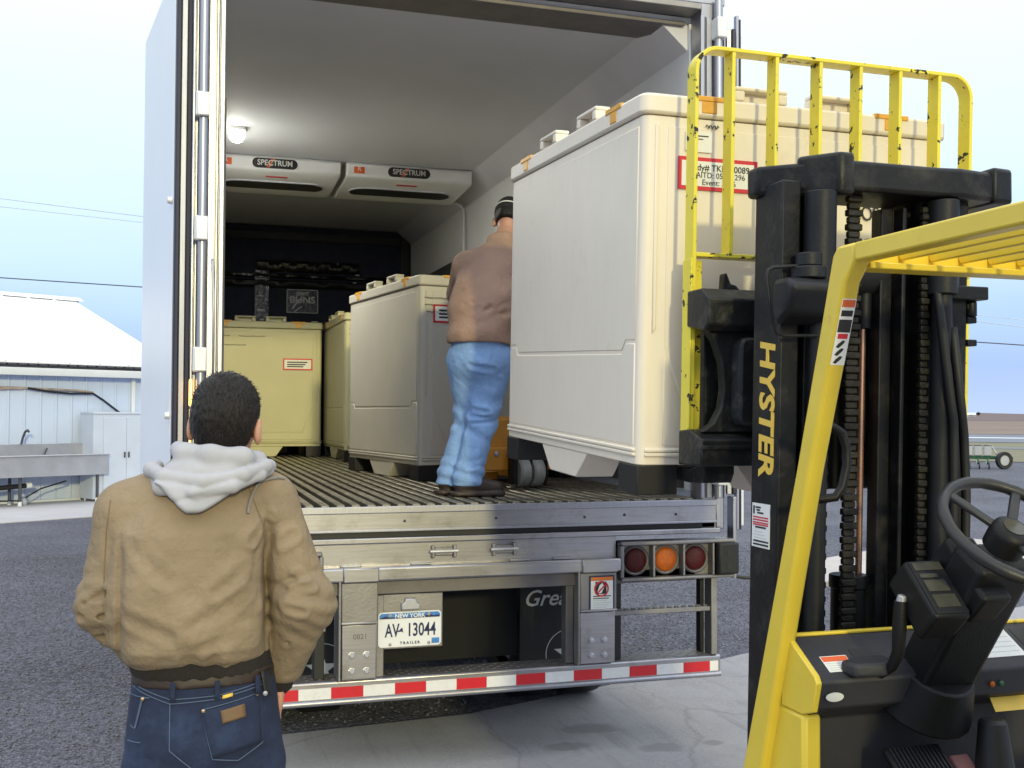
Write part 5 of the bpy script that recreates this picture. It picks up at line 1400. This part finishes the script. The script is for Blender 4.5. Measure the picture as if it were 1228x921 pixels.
def hairA(P):
    Q = (P - np.array(HC)) @ HR
    d = ell(Q, (0, -.014, .030), (.086, .106, .102))
    d = smin(d, ell(Q, (0, -.040, -.005), (.080, .076, .080)), .02)
    d = smin(d, ell(Q, (0, -.052, -.070), (.050, .044, .048)), .03)
    # hairline: clear of the face and tapering to the nape, cut round the ears
    face = Q[..., 1] - (.050 + .40 * (Q[..., 2] - .05))
    d = smax(d, face, .015)
    d = smax(d, -(Q[..., 2] + .104), .01)
    for sx in (-1, 1): d = smax(d, -ell(Q, (sx * .092, .008, -.035), (.030, .046, .052)), .010)
    ang = np.arctan2(Q[..., 0] - .012, Q[..., 1] + .03)
    rr = np.sqrt((Q[..., 0] - .012) ** 2 + (Q[..., 1] + .03) ** 2)
    st = np.sin(ang * 34 + 3 * np.sin(Q[..., 2] * 30)) * .0016 * np.clip((Q[..., 2] - .02) / .05, 0, 1) * np.clip(rr / .03, 0, 1)
    fz = sn(Q, 210, 160, 90) * sn(Q, -130, 220, 170, 1) * .0012
    return d + st + fz
hr_o = sdf_part('hair', hairA, (-.12, -.16, 1.56), (.20, .20, 1.90), .0042, 'hair', A_, relax=0)
def strands(o, n, ln, wd, flow, seed):
    """short locks standing off the hair, added to its mesh"""
    me = o.data; r = np.random.default_rng(seed)
    ps = me.polygons; V = []; F = []
    base = [tuple(v.co) for v in me.vertices]; fs = [tuple(p.vertices) for p in ps]; k = len(base)
    for i in r.integers(0, len(ps), n):
        p = ps[int(i)]; c = p.center; nn = p.normal
        f = Vector(flow(c)); f = (f - nn * f.dot(nn))
        if f.length < 1e-4: continue
        d = (f.normalized() + nn * r.uniform(.12, .45) + Vector(r.normal(0, .22, 3))).normalized()
        L_ = ln * r.uniform(.5, 1.2); sd = d.cross(nn); 
        if sd.length < 1e-4: continue
        sd = sd.normalized() * wd * r.uniform(.6, 1.3)
        b0 = c - nn * .002 + Vector(r.normal(0, .0015, 3))
        q = [b0 - sd, b0 + sd, b0 + d * L_ * .6 + sd * .6 , b0 + d * L_ * .6 - sd * .6, b0 + d * L_ - nn * L_ * .18]
        V += [tuple(x) for x in q]; F += [(k, k + 1, k + 2, k + 3), (k + 3, k + 2, k + 4)]; k += 5
    m2 = bpy.data.meshes.new('hair'); m2.from_pydata(base + V, [], fs + F); m2.update(); m2.materials.append(me.materials[0]); m2.shade_smooth()
    o.modifiers.clear(); o.data = m2
def flowA(c):
    q = (np.array(c) - np.array(HC)) @ HR
    if q[2] > .045: v = HR @ np.array((q[0] * 1.5 + .004, .10, .05))
    else: v = HR @ np.array((-q[0] * .25, -.02, -.10))
    return v
strands(hr_o, 9000, .013, .0009, flowA, 4)
# jacket
def jacketA(P):
    x, y, z = P[..., 0], P[..., 1], P[..., 2]
    t = loft(P, [(1.112, -.022, .005, .174, .130), (1.126, -.030, .0, .190, .144), (1.155, -.042, -.006, .200, .158), (1.22, -.050, -.004, .204, .166), (1.32, -.050, .0, .203, .165), (1.44, -.040, .005, .202, .152),
                 (1.52, -.022, .012, .176, .126), (1.575, -.006, .02, .128, .100), (1.62, .006, .02, .098, .085)], 2.4)
    r_ = union([seg(P, (.10, .01, 1.530), SH_R, .072, .080), seg(P, SH_R, EL_R, .084, .074), seg(P, EL_R, (.195, .03, 1.075), .076, .056)], .03)
    l_ = union([seg(P, (-.14, .012, 1.52), SH_L, .066, .076), seg(P, SH_L, EL_L, .078, .069), seg(P, EL_L, (-.155, .145, 1.10), .071, .054)], .03)
    kk = np.interp(z, [1.40, 1.49], [.004, .03])
    d = smin(t, r_, kk); d = smin(d, l_, kk)
    # cloth: big diagonal drape on the back, gathered folds at elbow and hem, billow over the band
    back = np.clip((-y) / .06, 0, 1)
    d = d + back * .0042 * np.sin((x * .55 + z) * 26 + 1.5 * np.sin(x * 11)) * np.clip((z - 1.08) / .1, 0, 1) * np.clip((1.5 - z) / .2, 0, 1)
    d = d + back * .004 * np.sin((x * 1.0 - z * .5) * 30 + 2 * np.sin(z * 8)) * np.clip((1.36 - z) / .2, 0, 1)
    d = d + .0055 * np.sin(x * 62 + 3 * np.sin(x * 21)) * np.exp(-((z - 1.135) / .028) ** 2) * (np.abs(x + .04) < .23)
    for c, ax, fr in ((EL_R, (.30, -.2, .9), 150), (EL_L, (-.1, .3, .9), 150)):
        q = P - np.array(c); u = q @ np.array(ax)
        d = d + .0032 * np.sin(u * fr + 2.2 * np.sin(q[..., 0] * 28)) * np.exp(-(np.linalg.norm(q, axis=-1) / .11) ** 4)
    q = P - np.array((.215, -.06, 1.28)); d = d + .010 * np.exp(-((q[..., 2] + q[..., 0] * .35) / .011) ** 2) * np.exp(-(q[..., 0] / .07) ** 2) * (y < .05)
    q = P - np.array((.205, -.06, 1.315)); d = d + .007 * np.exp(-((q[..., 2] - q[..., 0] * .3) / .010) ** 2) * np.exp(-(q[..., 0] / .06) ** 2) * (y < .05)
    # deep crease between sleeve and back
    d = d + .024 * np.exp(-((x - (.142 + .02 * np.clip((z - 1.38) / .12, 0, 1))) / .010) ** 2) * back * np.clip((1.47 - z) / .1, 0, 1) * np.clip((z - 1.13) / .06, 0, 1)
    d = d + .011 * np.exp(-((x + .208) / .008) ** 2) * back * np.clip((1.46 - z) / .1, 0, 1)
    # fold dropping from the right shoulder
    d = d + .012 * np.exp(-((x - (.142 - .18 * (z - 1.44))) / .013) ** 2) * back * np.exp(-((z - 1.44) / .06) ** 2)
    d = d + .0028 * folds(P, 5, 8, 16, 46)
    def crease(a, b_, w_, amt):
        return amt * np.exp(-(seg(P, a, b_, 0, 0) / w_) ** 2) - amt * .55 * np.exp(-((seg(P, a, b_, 0, 0) - w_ * 2.2) / w_) ** 2)
    for a, b_, w_, am in (((.15, -.13, 1.345), (.235, -.11, 1.325), .008, .011), ((.15, -.12, 1.285), (.25, -.115, 1.30), .008, .010), ((.14, -.12, 1.255), (.225, -.115, 1.235), .008, .009), ((.165, -.11, 1.40), (.215, -.09, 1.43), .010, .009),
                          ((.105, -.13, 1.42), (.15, -.10, 1.475), .009, .012), ((-.23, -.08, 1.30), (-.29, -.05, 1.27), .008, .008), ((-.22, -.08, 1.24), (-.30, -.04, 1.235), .008, .009), ((-.20, -.06, 1.20), (-.26, -.02, 1.175), .008, .008),
                          ((.13, -.15, 1.39), (.02, -.165, 1.30), .012, .006), ((.12, -.16, 1.30), (-.05, -.17, 1.22), .014, .006), ((-.20, -.13, 1.42), (-.10, -.165, 1.33), .012, .005), ((-.21, -.14, 1.25), (-.09, -.17, 1.20), .012, .006), ((.10, -.16, 1.20), (-.02, -.17, 1.165), .010, .006),
                          ((-.12, -.13, 1.49), (-.15, -.15, 1.38), .012, .004), ((.20, -.05, 1.15), (.235, -.03, 1.19), .008, .008)):
        d = d + crease(a, b_, w_, am)
    return d
jk = sdf_part('jacket', jacketA, (-.40, -.24, 1.03), (.40, .28, 1.66), .0052, 'tan', A_)
def bandA(P):
    x, z = P[..., 0], P[..., 2]
    d = loft(P, [(1.070, -.008, .005, .168, .128), (1.09, -.012, .003, .174, .134), (1.132, -.020, .002, .176, .136)], 2.4)
    return d + .0016 * np.sin(np.arctan2(x + .012, P[..., 1]) * 130)
sdf_part('jacket_band', bandA, (-.22, -.17, 1.06), (.20, .17, 1.138), .0055, 'rib_knit', A_)
for nm, a, b_, ra in (('cuff', (.196, .028, 1.085), (.182, .043, 1.032), .046), ('cuff', (-.158, .142, 1.10), (-.142, .165, 1.083), .047)):
    sdf_part(nm, lambda P: smax(seg(P, a, b_, ra, ra * .92), -((P - np.array(a)) @ (np.array(b_) - np.array(a))) / .05 - .02, .004) + .0012 * np.sin(P[..., 0] * 400), tuple(min(a[i], b_[i]) - .07 for i in range(3)), tuple(max(a[i], b_[i]) + .07 for i in range(3)), .005, 'rib_knit', jk)
# hood lying on the shoulders
def tubeS(P, pts, rs, k=.01):
    return union([seg(P, pts[i], pts[i + 1], rs[i], rs[i + 1]) for i in range(len(pts) - 1)], k)
def hoodA(P):
    x, y, z = P[..., 0], P[..., 1], P[..., 2]
    col = tubeS(P, [(-.075, .035, 1.640), (-.060, -.055, 1.632), (.0, -.092, 1.628), (.075, -.085, 1.622), (.115, -.03, 1.612), (.120, .05, 1.605)], [.024, .026, .027, .026, .024, .020], .02)
    r1 = tubeS(P, [(-.128, .06, 1.598), (-.140, -.02, 1.592), (-.110, -.105, 1.577), (-.02, -.145, 1.567), (.075, -.135, 1.583), (.135, -.075, 1.602), (.150, .0, 1.598), (.14, .07, 1.59)], [.016, .019, .019, .018, .017, .016, .015, .014], .015)
    r2 = tubeS(P, [(-.135, .0, 1.568), (-.118, -.100, 1.552), (-.04, -.152, 1.540), (.05, -.150, 1.556), (.12, -.10, 1.580), (.150, -.03, 1.586)], [.015, .017, .016, .015, .013, .011], .012)
    # the point of the hood lies flat on the back
    u = (x + .045); top = 1.566 + .10 * u
    zz = (z - 1.488) / (top - 1.488)
    half = .004 + .108 * np.clip(zz, 0, 1.2) ** .8
    fl = np.maximum(np.abs(u - .035 * np.clip(zz, 0, 1)) - half, np.maximum(1.492 - z, z - 1.57))
    yb = -.148 + .028 * np.clip((z - 1.50) / .08, 0, 1) + .5 * u * u
    ft = smax(fl, np.abs(y - yb) - .022, .022)
    fill = ell(P, (.0, -.045, 1.585), (.118, .085, .05))
    d = smin(col, fill, .012); d = np.minimum(d, r1); d = np.minimum(d, r2); d = smin(d, ft, .003)
    d = smax(d, -seg(P, (.03, .02, 1.56), (.035, .03, 1.72), .060, .062), .01)
    d = d + .0007 * folds(P, 9, 6, 40, 90) + .004 * np.exp(-((z - (1.530 + .25 * (x + .05) )) / .006) ** 2) * (y < -.1) * np.exp(-((x + .05) / .05) ** 2)
    return d
hd = sdf_part('hood', hoodA, (-.19, -.20, 1.46), (.19, .12, 1.69), .0036, 'hood', A_, relax=3)
# jeans
def jeansA(P):
    x, y, z = P[..., 0], P[..., 1], P[..., 2]
    t = loft(P, [(.72, -.005, .0, .188, .128), (.84, -.004, -.006, .195, .142), (.92, -.005, -.008, .192, .145), (1.03, -.006, .0, .180, .132), (1.105, -.008, .004, .170, .124)], 2.35)
    d = t
    for kx in (-.108, .100):
        d = smin(d, union([seg(P, (kx * .95, 0, .82), (kx * 1.12, .012, .48), .098, .078), seg(P, (kx * 1.12, .012, .48), (kx * 1.2, -.01, .06), .078, .072)], .03), .03)
    d = smax(d, -(z - .035), .004)
    d = smax(d, -seg(P, (-.004, -.16, .78), (-.004, -.15, .2), .014, .012), .03)
    back = np.clip((-y) / .05, 0, 1)
    d = d + .006 * back * np.exp(-((z - (.855 + .55 * np.abs(x + .01) * .6)) / .012) ** 2) * (np.abs(x) < .14) * (z < .93) * .6
    d = d + .004 * np.exp(-((x + .135) / .006) ** 2) * back * (z > .9) * 0
    d = d + .0030 * folds(P, 3, 8, 18, 60) * np.clip((1.02 - z) / .1, .2, 1)
    return d
jn = sdf_part('jeans', jeansA, (-.26, -.20, .02), (.26, .20, 1.12), .0068, 'denim', A_)
def bvh_of(f, lo, hi, h):
    V, F = surfnet(f, lo, hi, h)
    return BVHTree.FromPolygons(V.tolist(), F.tolist())
jb = bvh_of(jeansA, (-.26, -.20, .70), (.26, .20, 1.12), .008)
def on_back(x, z, q=.003):
    hit = jb.ray_cast(Vector((x, -1, z)), Vector((0, 1, 0)))
    if hit[0] is None: return Vector((x, -.02, z))
    return hit[0] + Vector((0, -q, 0))
def px(X, Y): return ((X - 252) * .00205, 1.74 - (Y - 494.5) * .00205)
def seam(name, pts, r=.0013, m='stitch', q=.003):
    out = []
    for (a, b_) in zip(pts, pts[1:]):
        for i in range(5): out.append((a[0] + (b_[0] - a[0]) * i / 5, a[1] + (b_[1] - a[1]) * i / 5))
    out.append(pts[-1])
    return MB().tube([on_back(*px(*p), q) for p in out], r, 5).build(name, M[m], jn, smooth=60)
def patch(name, poly, m, q=.004, parent=jn, n=6):
    """four-cornered cloth piece laid on the back of the jeans"""
    (a, b_, c, d) = poly; vs = []; fs = []
    for i in range(n + 1):
        for j in range(n + 1):
            u, v = i / n, j / n
            X = (a[0] * (1 - u) + b_[0] * u) * (1 - v) + (d[0] * (1 - u) + c[0] * u) * v
            Y = (a[1] * (1 - u) + b_[1] * u) * (1 - v) + (d[1] * (1 - u) + c[1] * u) * v
            vs.append(on_back(*px(X, Y), q))
    for i in range(n):
        for j in range(n): fs.append((i * (n + 1) + j, i * (n + 1) + j + 1, (i + 1) * (n + 1) + j + 1, (i + 1) * (n + 1) + j))
    o = MB().add(vs, fs).build(name, M[m], parent, smooth=60)
    s_ = o.modifiers.new('solid', 'SOLIDIFY'); s_.thickness = .002; s_.offset = 0
    return o
patch('back_pocket', [(243, 851), (313, 838), (316, 893), (257, 905)], 'denim', .0035, n=10)
seam('stitching', [(245, 853), (312, 841)]); seam('stitching', [(244, 849), (312, 837)])
seam('stitching', [(244, 853), (257, 906), (287, 911), (316, 895), (313, 840)])
seam('stitching', [(247, 866), (275, 887), (285, 873), (313, 888)], .0009)
seam('stitching', [(247, 868), (275, 889), (285, 875), (313, 890)], .0009)
patch('leather_patch', [(265.5, 851), (294, 846), (296, 861), (268, 866)], 'leather', .0075, n=6)
patch('brand_tab', [(268, 834), (280, 832), (280, 836), (268, 838)], 'logo_gold', .006, n=3)
for p in ((246, 850), (309, 838), (177, 837)):
    MB().lathe([(.0045, 0), (.0045, .002), (.002, .0035)], on_back(*px(*p), .005), (0, -1, 0), 12).build('rivet', M['brass'], jn)
seam('stitching', [(160, 836), (185, 835), (176, 836), (168, 872), (163, 870)])
seam('stitching', [(177, 837), (169, 871)]); seam('stitching', [(160, 888), (175, 886)])
seam('stitching', [(208, 840), (208, 893), (240, 921)]); seam('stitching', [(165, 826), (208, 841), (260, 838), (320, 828)])
seam('stitching', [(165, 822), (208, 836), (262, 834), (320, 824)])
for X in (211, 262, 310):
    patch('belt_loop', [(X - 3, 816), (X + 3, 816), (X + 3, 838), (X - 3, 838)], 'denim', .012, n=3)
bl_ = []
def beltA(P): return loft(P, [(1.062, -.008, .002, .1765, .133), (1.096, -.008, .003, .174, .131)], 2.35)
sdf_part('belt', beltA, (-.20, -.15, 1.052), (.19, .15, 1.104), .006, 'belt', A_)
kh = patch('key_strap', [(314, 812), (329, 812), (327, 842), (319, 842)], 'black', .016, parent=A_, n=4)
MB().lathe([(.006, 0), (.006, .003), (.002, .005)], on_back(*px(319, 838), .020), (0, -1, 0), 12).build('snap', M['steel'], kh)
# drawstring of the hood over the right shoulder, sleeve seams
jkb = bvh_of(jacketA, (-.40, -.24, 1.03), (.40, .28, 1.66), .009)
def on_jk(X, Y, q=.004):
    x, z = px(X, Y); h_ = jkb.ray_cast(Vector((x, -1, z)), Vector((0, 1, 0)))
    return (h_[0] if h_[0] is not None else Vector((x, 0, z))) + Vector((0, -q, .001))
MB().tube([on_jk(*p) for p in ((343, 580), (335, 578), (325, 579), (315, 581), (308, 586), (303, 594), (299, 604), (297, 612), (296, 619))], .0042, 8).build('drawstring', M['cord'], hd, smooth=60)
for pts in ([(291, 571), (298, 590), (306, 610), (314, 632), (317, 650)], [(137, 602), (133, 640), (131, 690), (134, 740), (140, 780)], [(200, 581), (185, 590)]):
    MB().tube([on_jk(pa[0] + (pb[0] - pa[0]) * t / 6, pa[1] + (pb[1] - pa[1]) * t / 6, .0004) for pa, pb in zip(pts, pts[1:]) for t in range(6)], .0015, 6).build('jacket_seam', M['tan_seam'], jk, smooth=60)
for s, kx in ((-1, -.115), (1, .105)):
    def shoe(P, kx=kx):
        d = union([seg(P, (kx * 1.25, -.06, .06), (kx * 1.33, .14, .05), .050, .045), seg(P, (kx * 1.25, -.05, .08), (kx * 1.25, -.05, .16), .052, .05)], .03)
        return smax(d, -(P[..., 2] - .002), .004)
    sdf_part('boot', shoe, (kx * 1.25 - .1, -.15, -.01), (kx * 1.25 + .1, .25, .22), .008, 'boot', A_)

# --- the man stooping in the trailer (local origin on the floor under him)
BX, BY = .05, .40
BZ = fzy(BY)
B_ = thing('person', 'stooping person in a brown jacket, black cap and light jeans walking in the trailer', 'person', (BX, BY, BZ), (0, 0, 0))
HB = (0.368, 0.400, 1.565)
HRB = rotz(R(-30)) @ rotx(R(-28))
hipL, hipR = (0.030, 0.050, 0.727), (0.150, 0.000, 0.727)
kneeL, kneeR = (0.070, 0.150, 0.430), (0.106, 0.020, 0.422)
ankL, ankR = (-0.034, 0.120, 0.114), (0.018, -0.020, 0.103)
chest, neck = (0.196, 0.180, 1.187), (0.315, 0.320, 1.414)
shL, shR = (0.082, 0.260, 1.262), (0.445, 0.180, 1.296)
elL, elR = (0.085, 0.420, 1.128), (0.582, 0.360, 1.141)
wrL, wrR = (0.329, 0.620, 1.048), (0.579, 0.580, 1.043)
seatA, seatB, mid_ = (0.080, 0.000, 0.878), (0.081, 0.000, 0.744), (0.119, 0.060, 1.011)
def bodyB(P):
    d = union([seg(P, seatB, mid_, .115, .125), seg(P, mid_, chest, .125, .145), seg(P, chest, neck, .15, .07)], .06)
    d = smin(d, seg(P, neck, HB, .062, .055), .03)
    d = smin(d, head_sdf(P, HB, HRB), .02)
    for sh, el, wr, sd in ((shL, elL, wrL, -1), (shR, elR, wrR, 1)):
        d = smin(d, seg(P, sh, el, .055, .045), .04); d = smin(d, seg(P, el, wr, .044, .030), .02)
        d = smin(d, hand_sdf(P, wr, rotz(R(20 * sd)) @ rotx(R(70)), sd, .8), .012)
    for h_, k, a in ((hipL, kneeL, ankL), (hipR, kneeR, ankR)):
        d = smin(d, seg(P, h_, k, .09, .06), .05); d = smin(d, seg(P, k, a, .058, .04), .02)
        d = smin(d, seg(P, (a[0] + .02, a[1], max(.05, a[2] - .06)), (a[0] + .14, a[1] + .03, .045), .042, .034), .03)
    return d
sdf_part('body', bodyB, (-.42, -.25, -.02), (.80, .95, 1.72), .0105, 'skin', B_)
def hairB(P):
    Q = (P - np.array(HB)) @ HRB
    d = ell(Q, (0, -.016, .015), (.081, .101, .108))
    return smax(smax(d, Q[..., 1] - .03, .02), -(Q[..., 2] + .045), .01) + sn(Q, 260, 190, 120) * .001
sdf_part('hair', hairB, tuple(HB[i] - .16 for i in range(3)), tuple(HB[i] + .16 for i in range(3)), .007, 'hair', B_, relax=0)
def capB(P):
    Q = (P - np.array(HB)) @ HRB
    d = ell(Q, (0, -.012, .03), (.088, .109, .104))
    d = smax(d, -(Q[..., 2] - .005), .008)
    br = smax(ell(Q, (0, .11, .018), (.075, .085, .012)), -(Q[..., 1] - .05), .01)
    return smin(d, br, .008)
cp_ = sdf_part('cap', capB, tuple(HB[i] - .22 for i in range(3)), tuple(HB[i] + .22 for i in range(3)), .006, 'cap', B_)
cpt = []
for i in range(21):
    t = math.pi + (i - 10) * .09
    q = np.array((math.sin(t) * .0895, -.012 + math.cos(t) * .1105, .042)); cpt.append(Vector((np.array(HB) + HRB @ q).tolist()))
MB().tube(cpt, .0035, 6).build('cap_trim', M['paper'], cp_, smooth=60)
def jacketB(P):
    x, y, z = P[..., 0], P[..., 1], P[..., 2]
    bk = union([seg(P, (.078, 0, .84), mid_, .172, .180), seg(P, mid_, chest, .180, .178), seg(P, chest, (.29, .29, 1.37), .175, .10)], .06)
    hem = (.078, .0, .825)
    # the hem hangs level, a little lower in front
    d = smax(bk, -(z - (hem[2] - .015 - .02 * (x - hem[0]))), .008)
    for sh, el, wr in ((shL, elL, wrL), (shR, elR, wrR)):
        d = smin(d, union([seg(P, sh, el, .090, .078), seg(P, el, wr, .076, .055)], .03), .05)
    d = smin(d, tubeS(P, [(0.236, 0.340, 1.394), (0.238, 0.280, 1.423), (0.298, 0.250, 1.441), (0.393, 0.300, 1.425)], [.03, .03, .03, .03], .02), .025)
    d = d + .004 * np.sin((z * 1.0 - x * .55) * 42 + 2 * np.sin(x * 9)) * np.clip((.2 - y) / .1, 0, 1) + .0045 * folds(P, 21, 8, 12, 40)
    def cr(a, b_, w_, amt):
        s_ = seg(P, a, b_, 0, 0)
        return amt * np.exp(-(s_ / w_) ** 2) - amt * .6 * np.exp(-((s_ - w_ * 2.1) / w_) ** 2)
    for a, b_, w_, am in (((.02, -.10, 1.02), (.24, -.02, 1.12), .013, .010), ((.04, -.12, .94), (.24, -.12, .98), .013, .008), ((.06, .05, 1.20), (.26, .06, 1.28), .013, .009), ((.0, -.08, .90), (.10, -.15, 1.0), .012, .008), ((.10, .0, 1.12), (.30, .0, 1.20), .012, .007), ((.05, .16, 1.25), (.10, .08, 1.08), .012, .012)):
        d = d + cr(a, b_, w_, am)
    # hollow under the hem
    return smax(d, -seg(P, (hem[0], hem[1], hem[2] - .12), (hem[0] + .01, hem[1] + .02, hem[2] + .02), .152, .152), .01)
sdf_part('jacket', jacketB, (-.36, -.30, .74), (.80, .85, 1.54), .0076, 'brown_jacket', B_)
def jeansB(P):
    x, y, z = P[..., 0], P[..., 1], P[..., 2]
    d = seg(P, seatA, seatB, .140, .146)
    for h_, k, a in ((hipL, kneeL, ankL), (hipR, kneeR, ankR)):
        lg = union([seg(P, h_, k, .118, .080), seg(P, k, a, .080, .072), seg(P, a, (a[0] - .01, a[1], a[2] - .07), .074, .080)], .04)
        q = P - np.array(k); u = q @ np.array((.35, -.2, .9))
        lg = lg + .007 * np.sin(u * 62 + 2 * np.sin(x * 18)) * np.exp(-(np.linalg.norm(q, axis=-1) / .16) ** 4)
        q = P - np.array(a); lg = lg + .007 * np.sin(q[..., 2] * 95 + x * 25) * np.exp(-(np.linalg.norm(q, axis=-1) / .10) ** 4)
        d = smin(d, smax(lg, -(z - max(.055, a[2] - .095)), .006), .035)
    def cr(a, b_, w_, amt):
        s_ = seg(P, a, b_, 0, 0)
        return amt * np.exp(-(s_ / w_) ** 2) - amt * .6 * np.exp(-((s_ - w_ * 2.1) / w_) ** 2)
    for a, b_, w_, am in (((-.02, -.03, .47), (.12, -.10, .44), .011, .012), ((.0, -.03, .425), (.15, -.09, .415), .010, .010), ((.02, -.05, .385), (.16, -.07, .40), .010, .009), ((.0, -.12, .69), (.16, -.15, .66), .012, .010), ((.06, -.14, .62), (.22, -.10, .60), .012, .009),
                          ((-.06, -.14, .80), (.02, -.15, .70), .012, .009), ((.05, -.13, .56), (.10, -.10, .48), .010, .008), ((-.10, .04, .19), (.0, .03, .17), .009, .008), ((-.03, -.11, .15), (.08, -.10, .17), .009, .009), ((-.05, -.10, .20), (.06, -.10, .23), .009, .007)):
        d = d + cr(a, b_, w_, am)
    return d + .004 * folds(P, 33, 8, 14, 50)
sdf_part('jeans', jeansB, (-.34, -.25, .02), (.36, .42, .94), .007, 'denim_light', B_)
for a, tw in ((ankL, .02), (ankR, -.03)):
    def bootB(P, a=a, tw=tw):
        z = P[..., 2]
        d = union([seg(P, (a[0] - .03, a[1], .058), (a[0] + .05, a[1] + tw * .3, .06), .050, .050), seg(P, (a[0] + .05, a[1] + tw * .3, .055), (a[0] + .145, a[1] + tw, .045), .048, .036), seg(P, (a[0], a[1], .07), (a[0], a[1], .13), .050, .044)], .03)
        d = smin(d, smax(seg(P, (a[0] - .05, a[1], .016), (a[0] + .15, a[1] + tw, .016), .052, .045), np.abs(z - .014) - .013, .004), .004)
        return smax(d, -(z - .002), .003)
    sdf_part('boot', bootB, (a[0] - .14, a[1] - .12, -.01), (a[0] + .26, a[1] + .12, .24), .006, 'boot', B_)
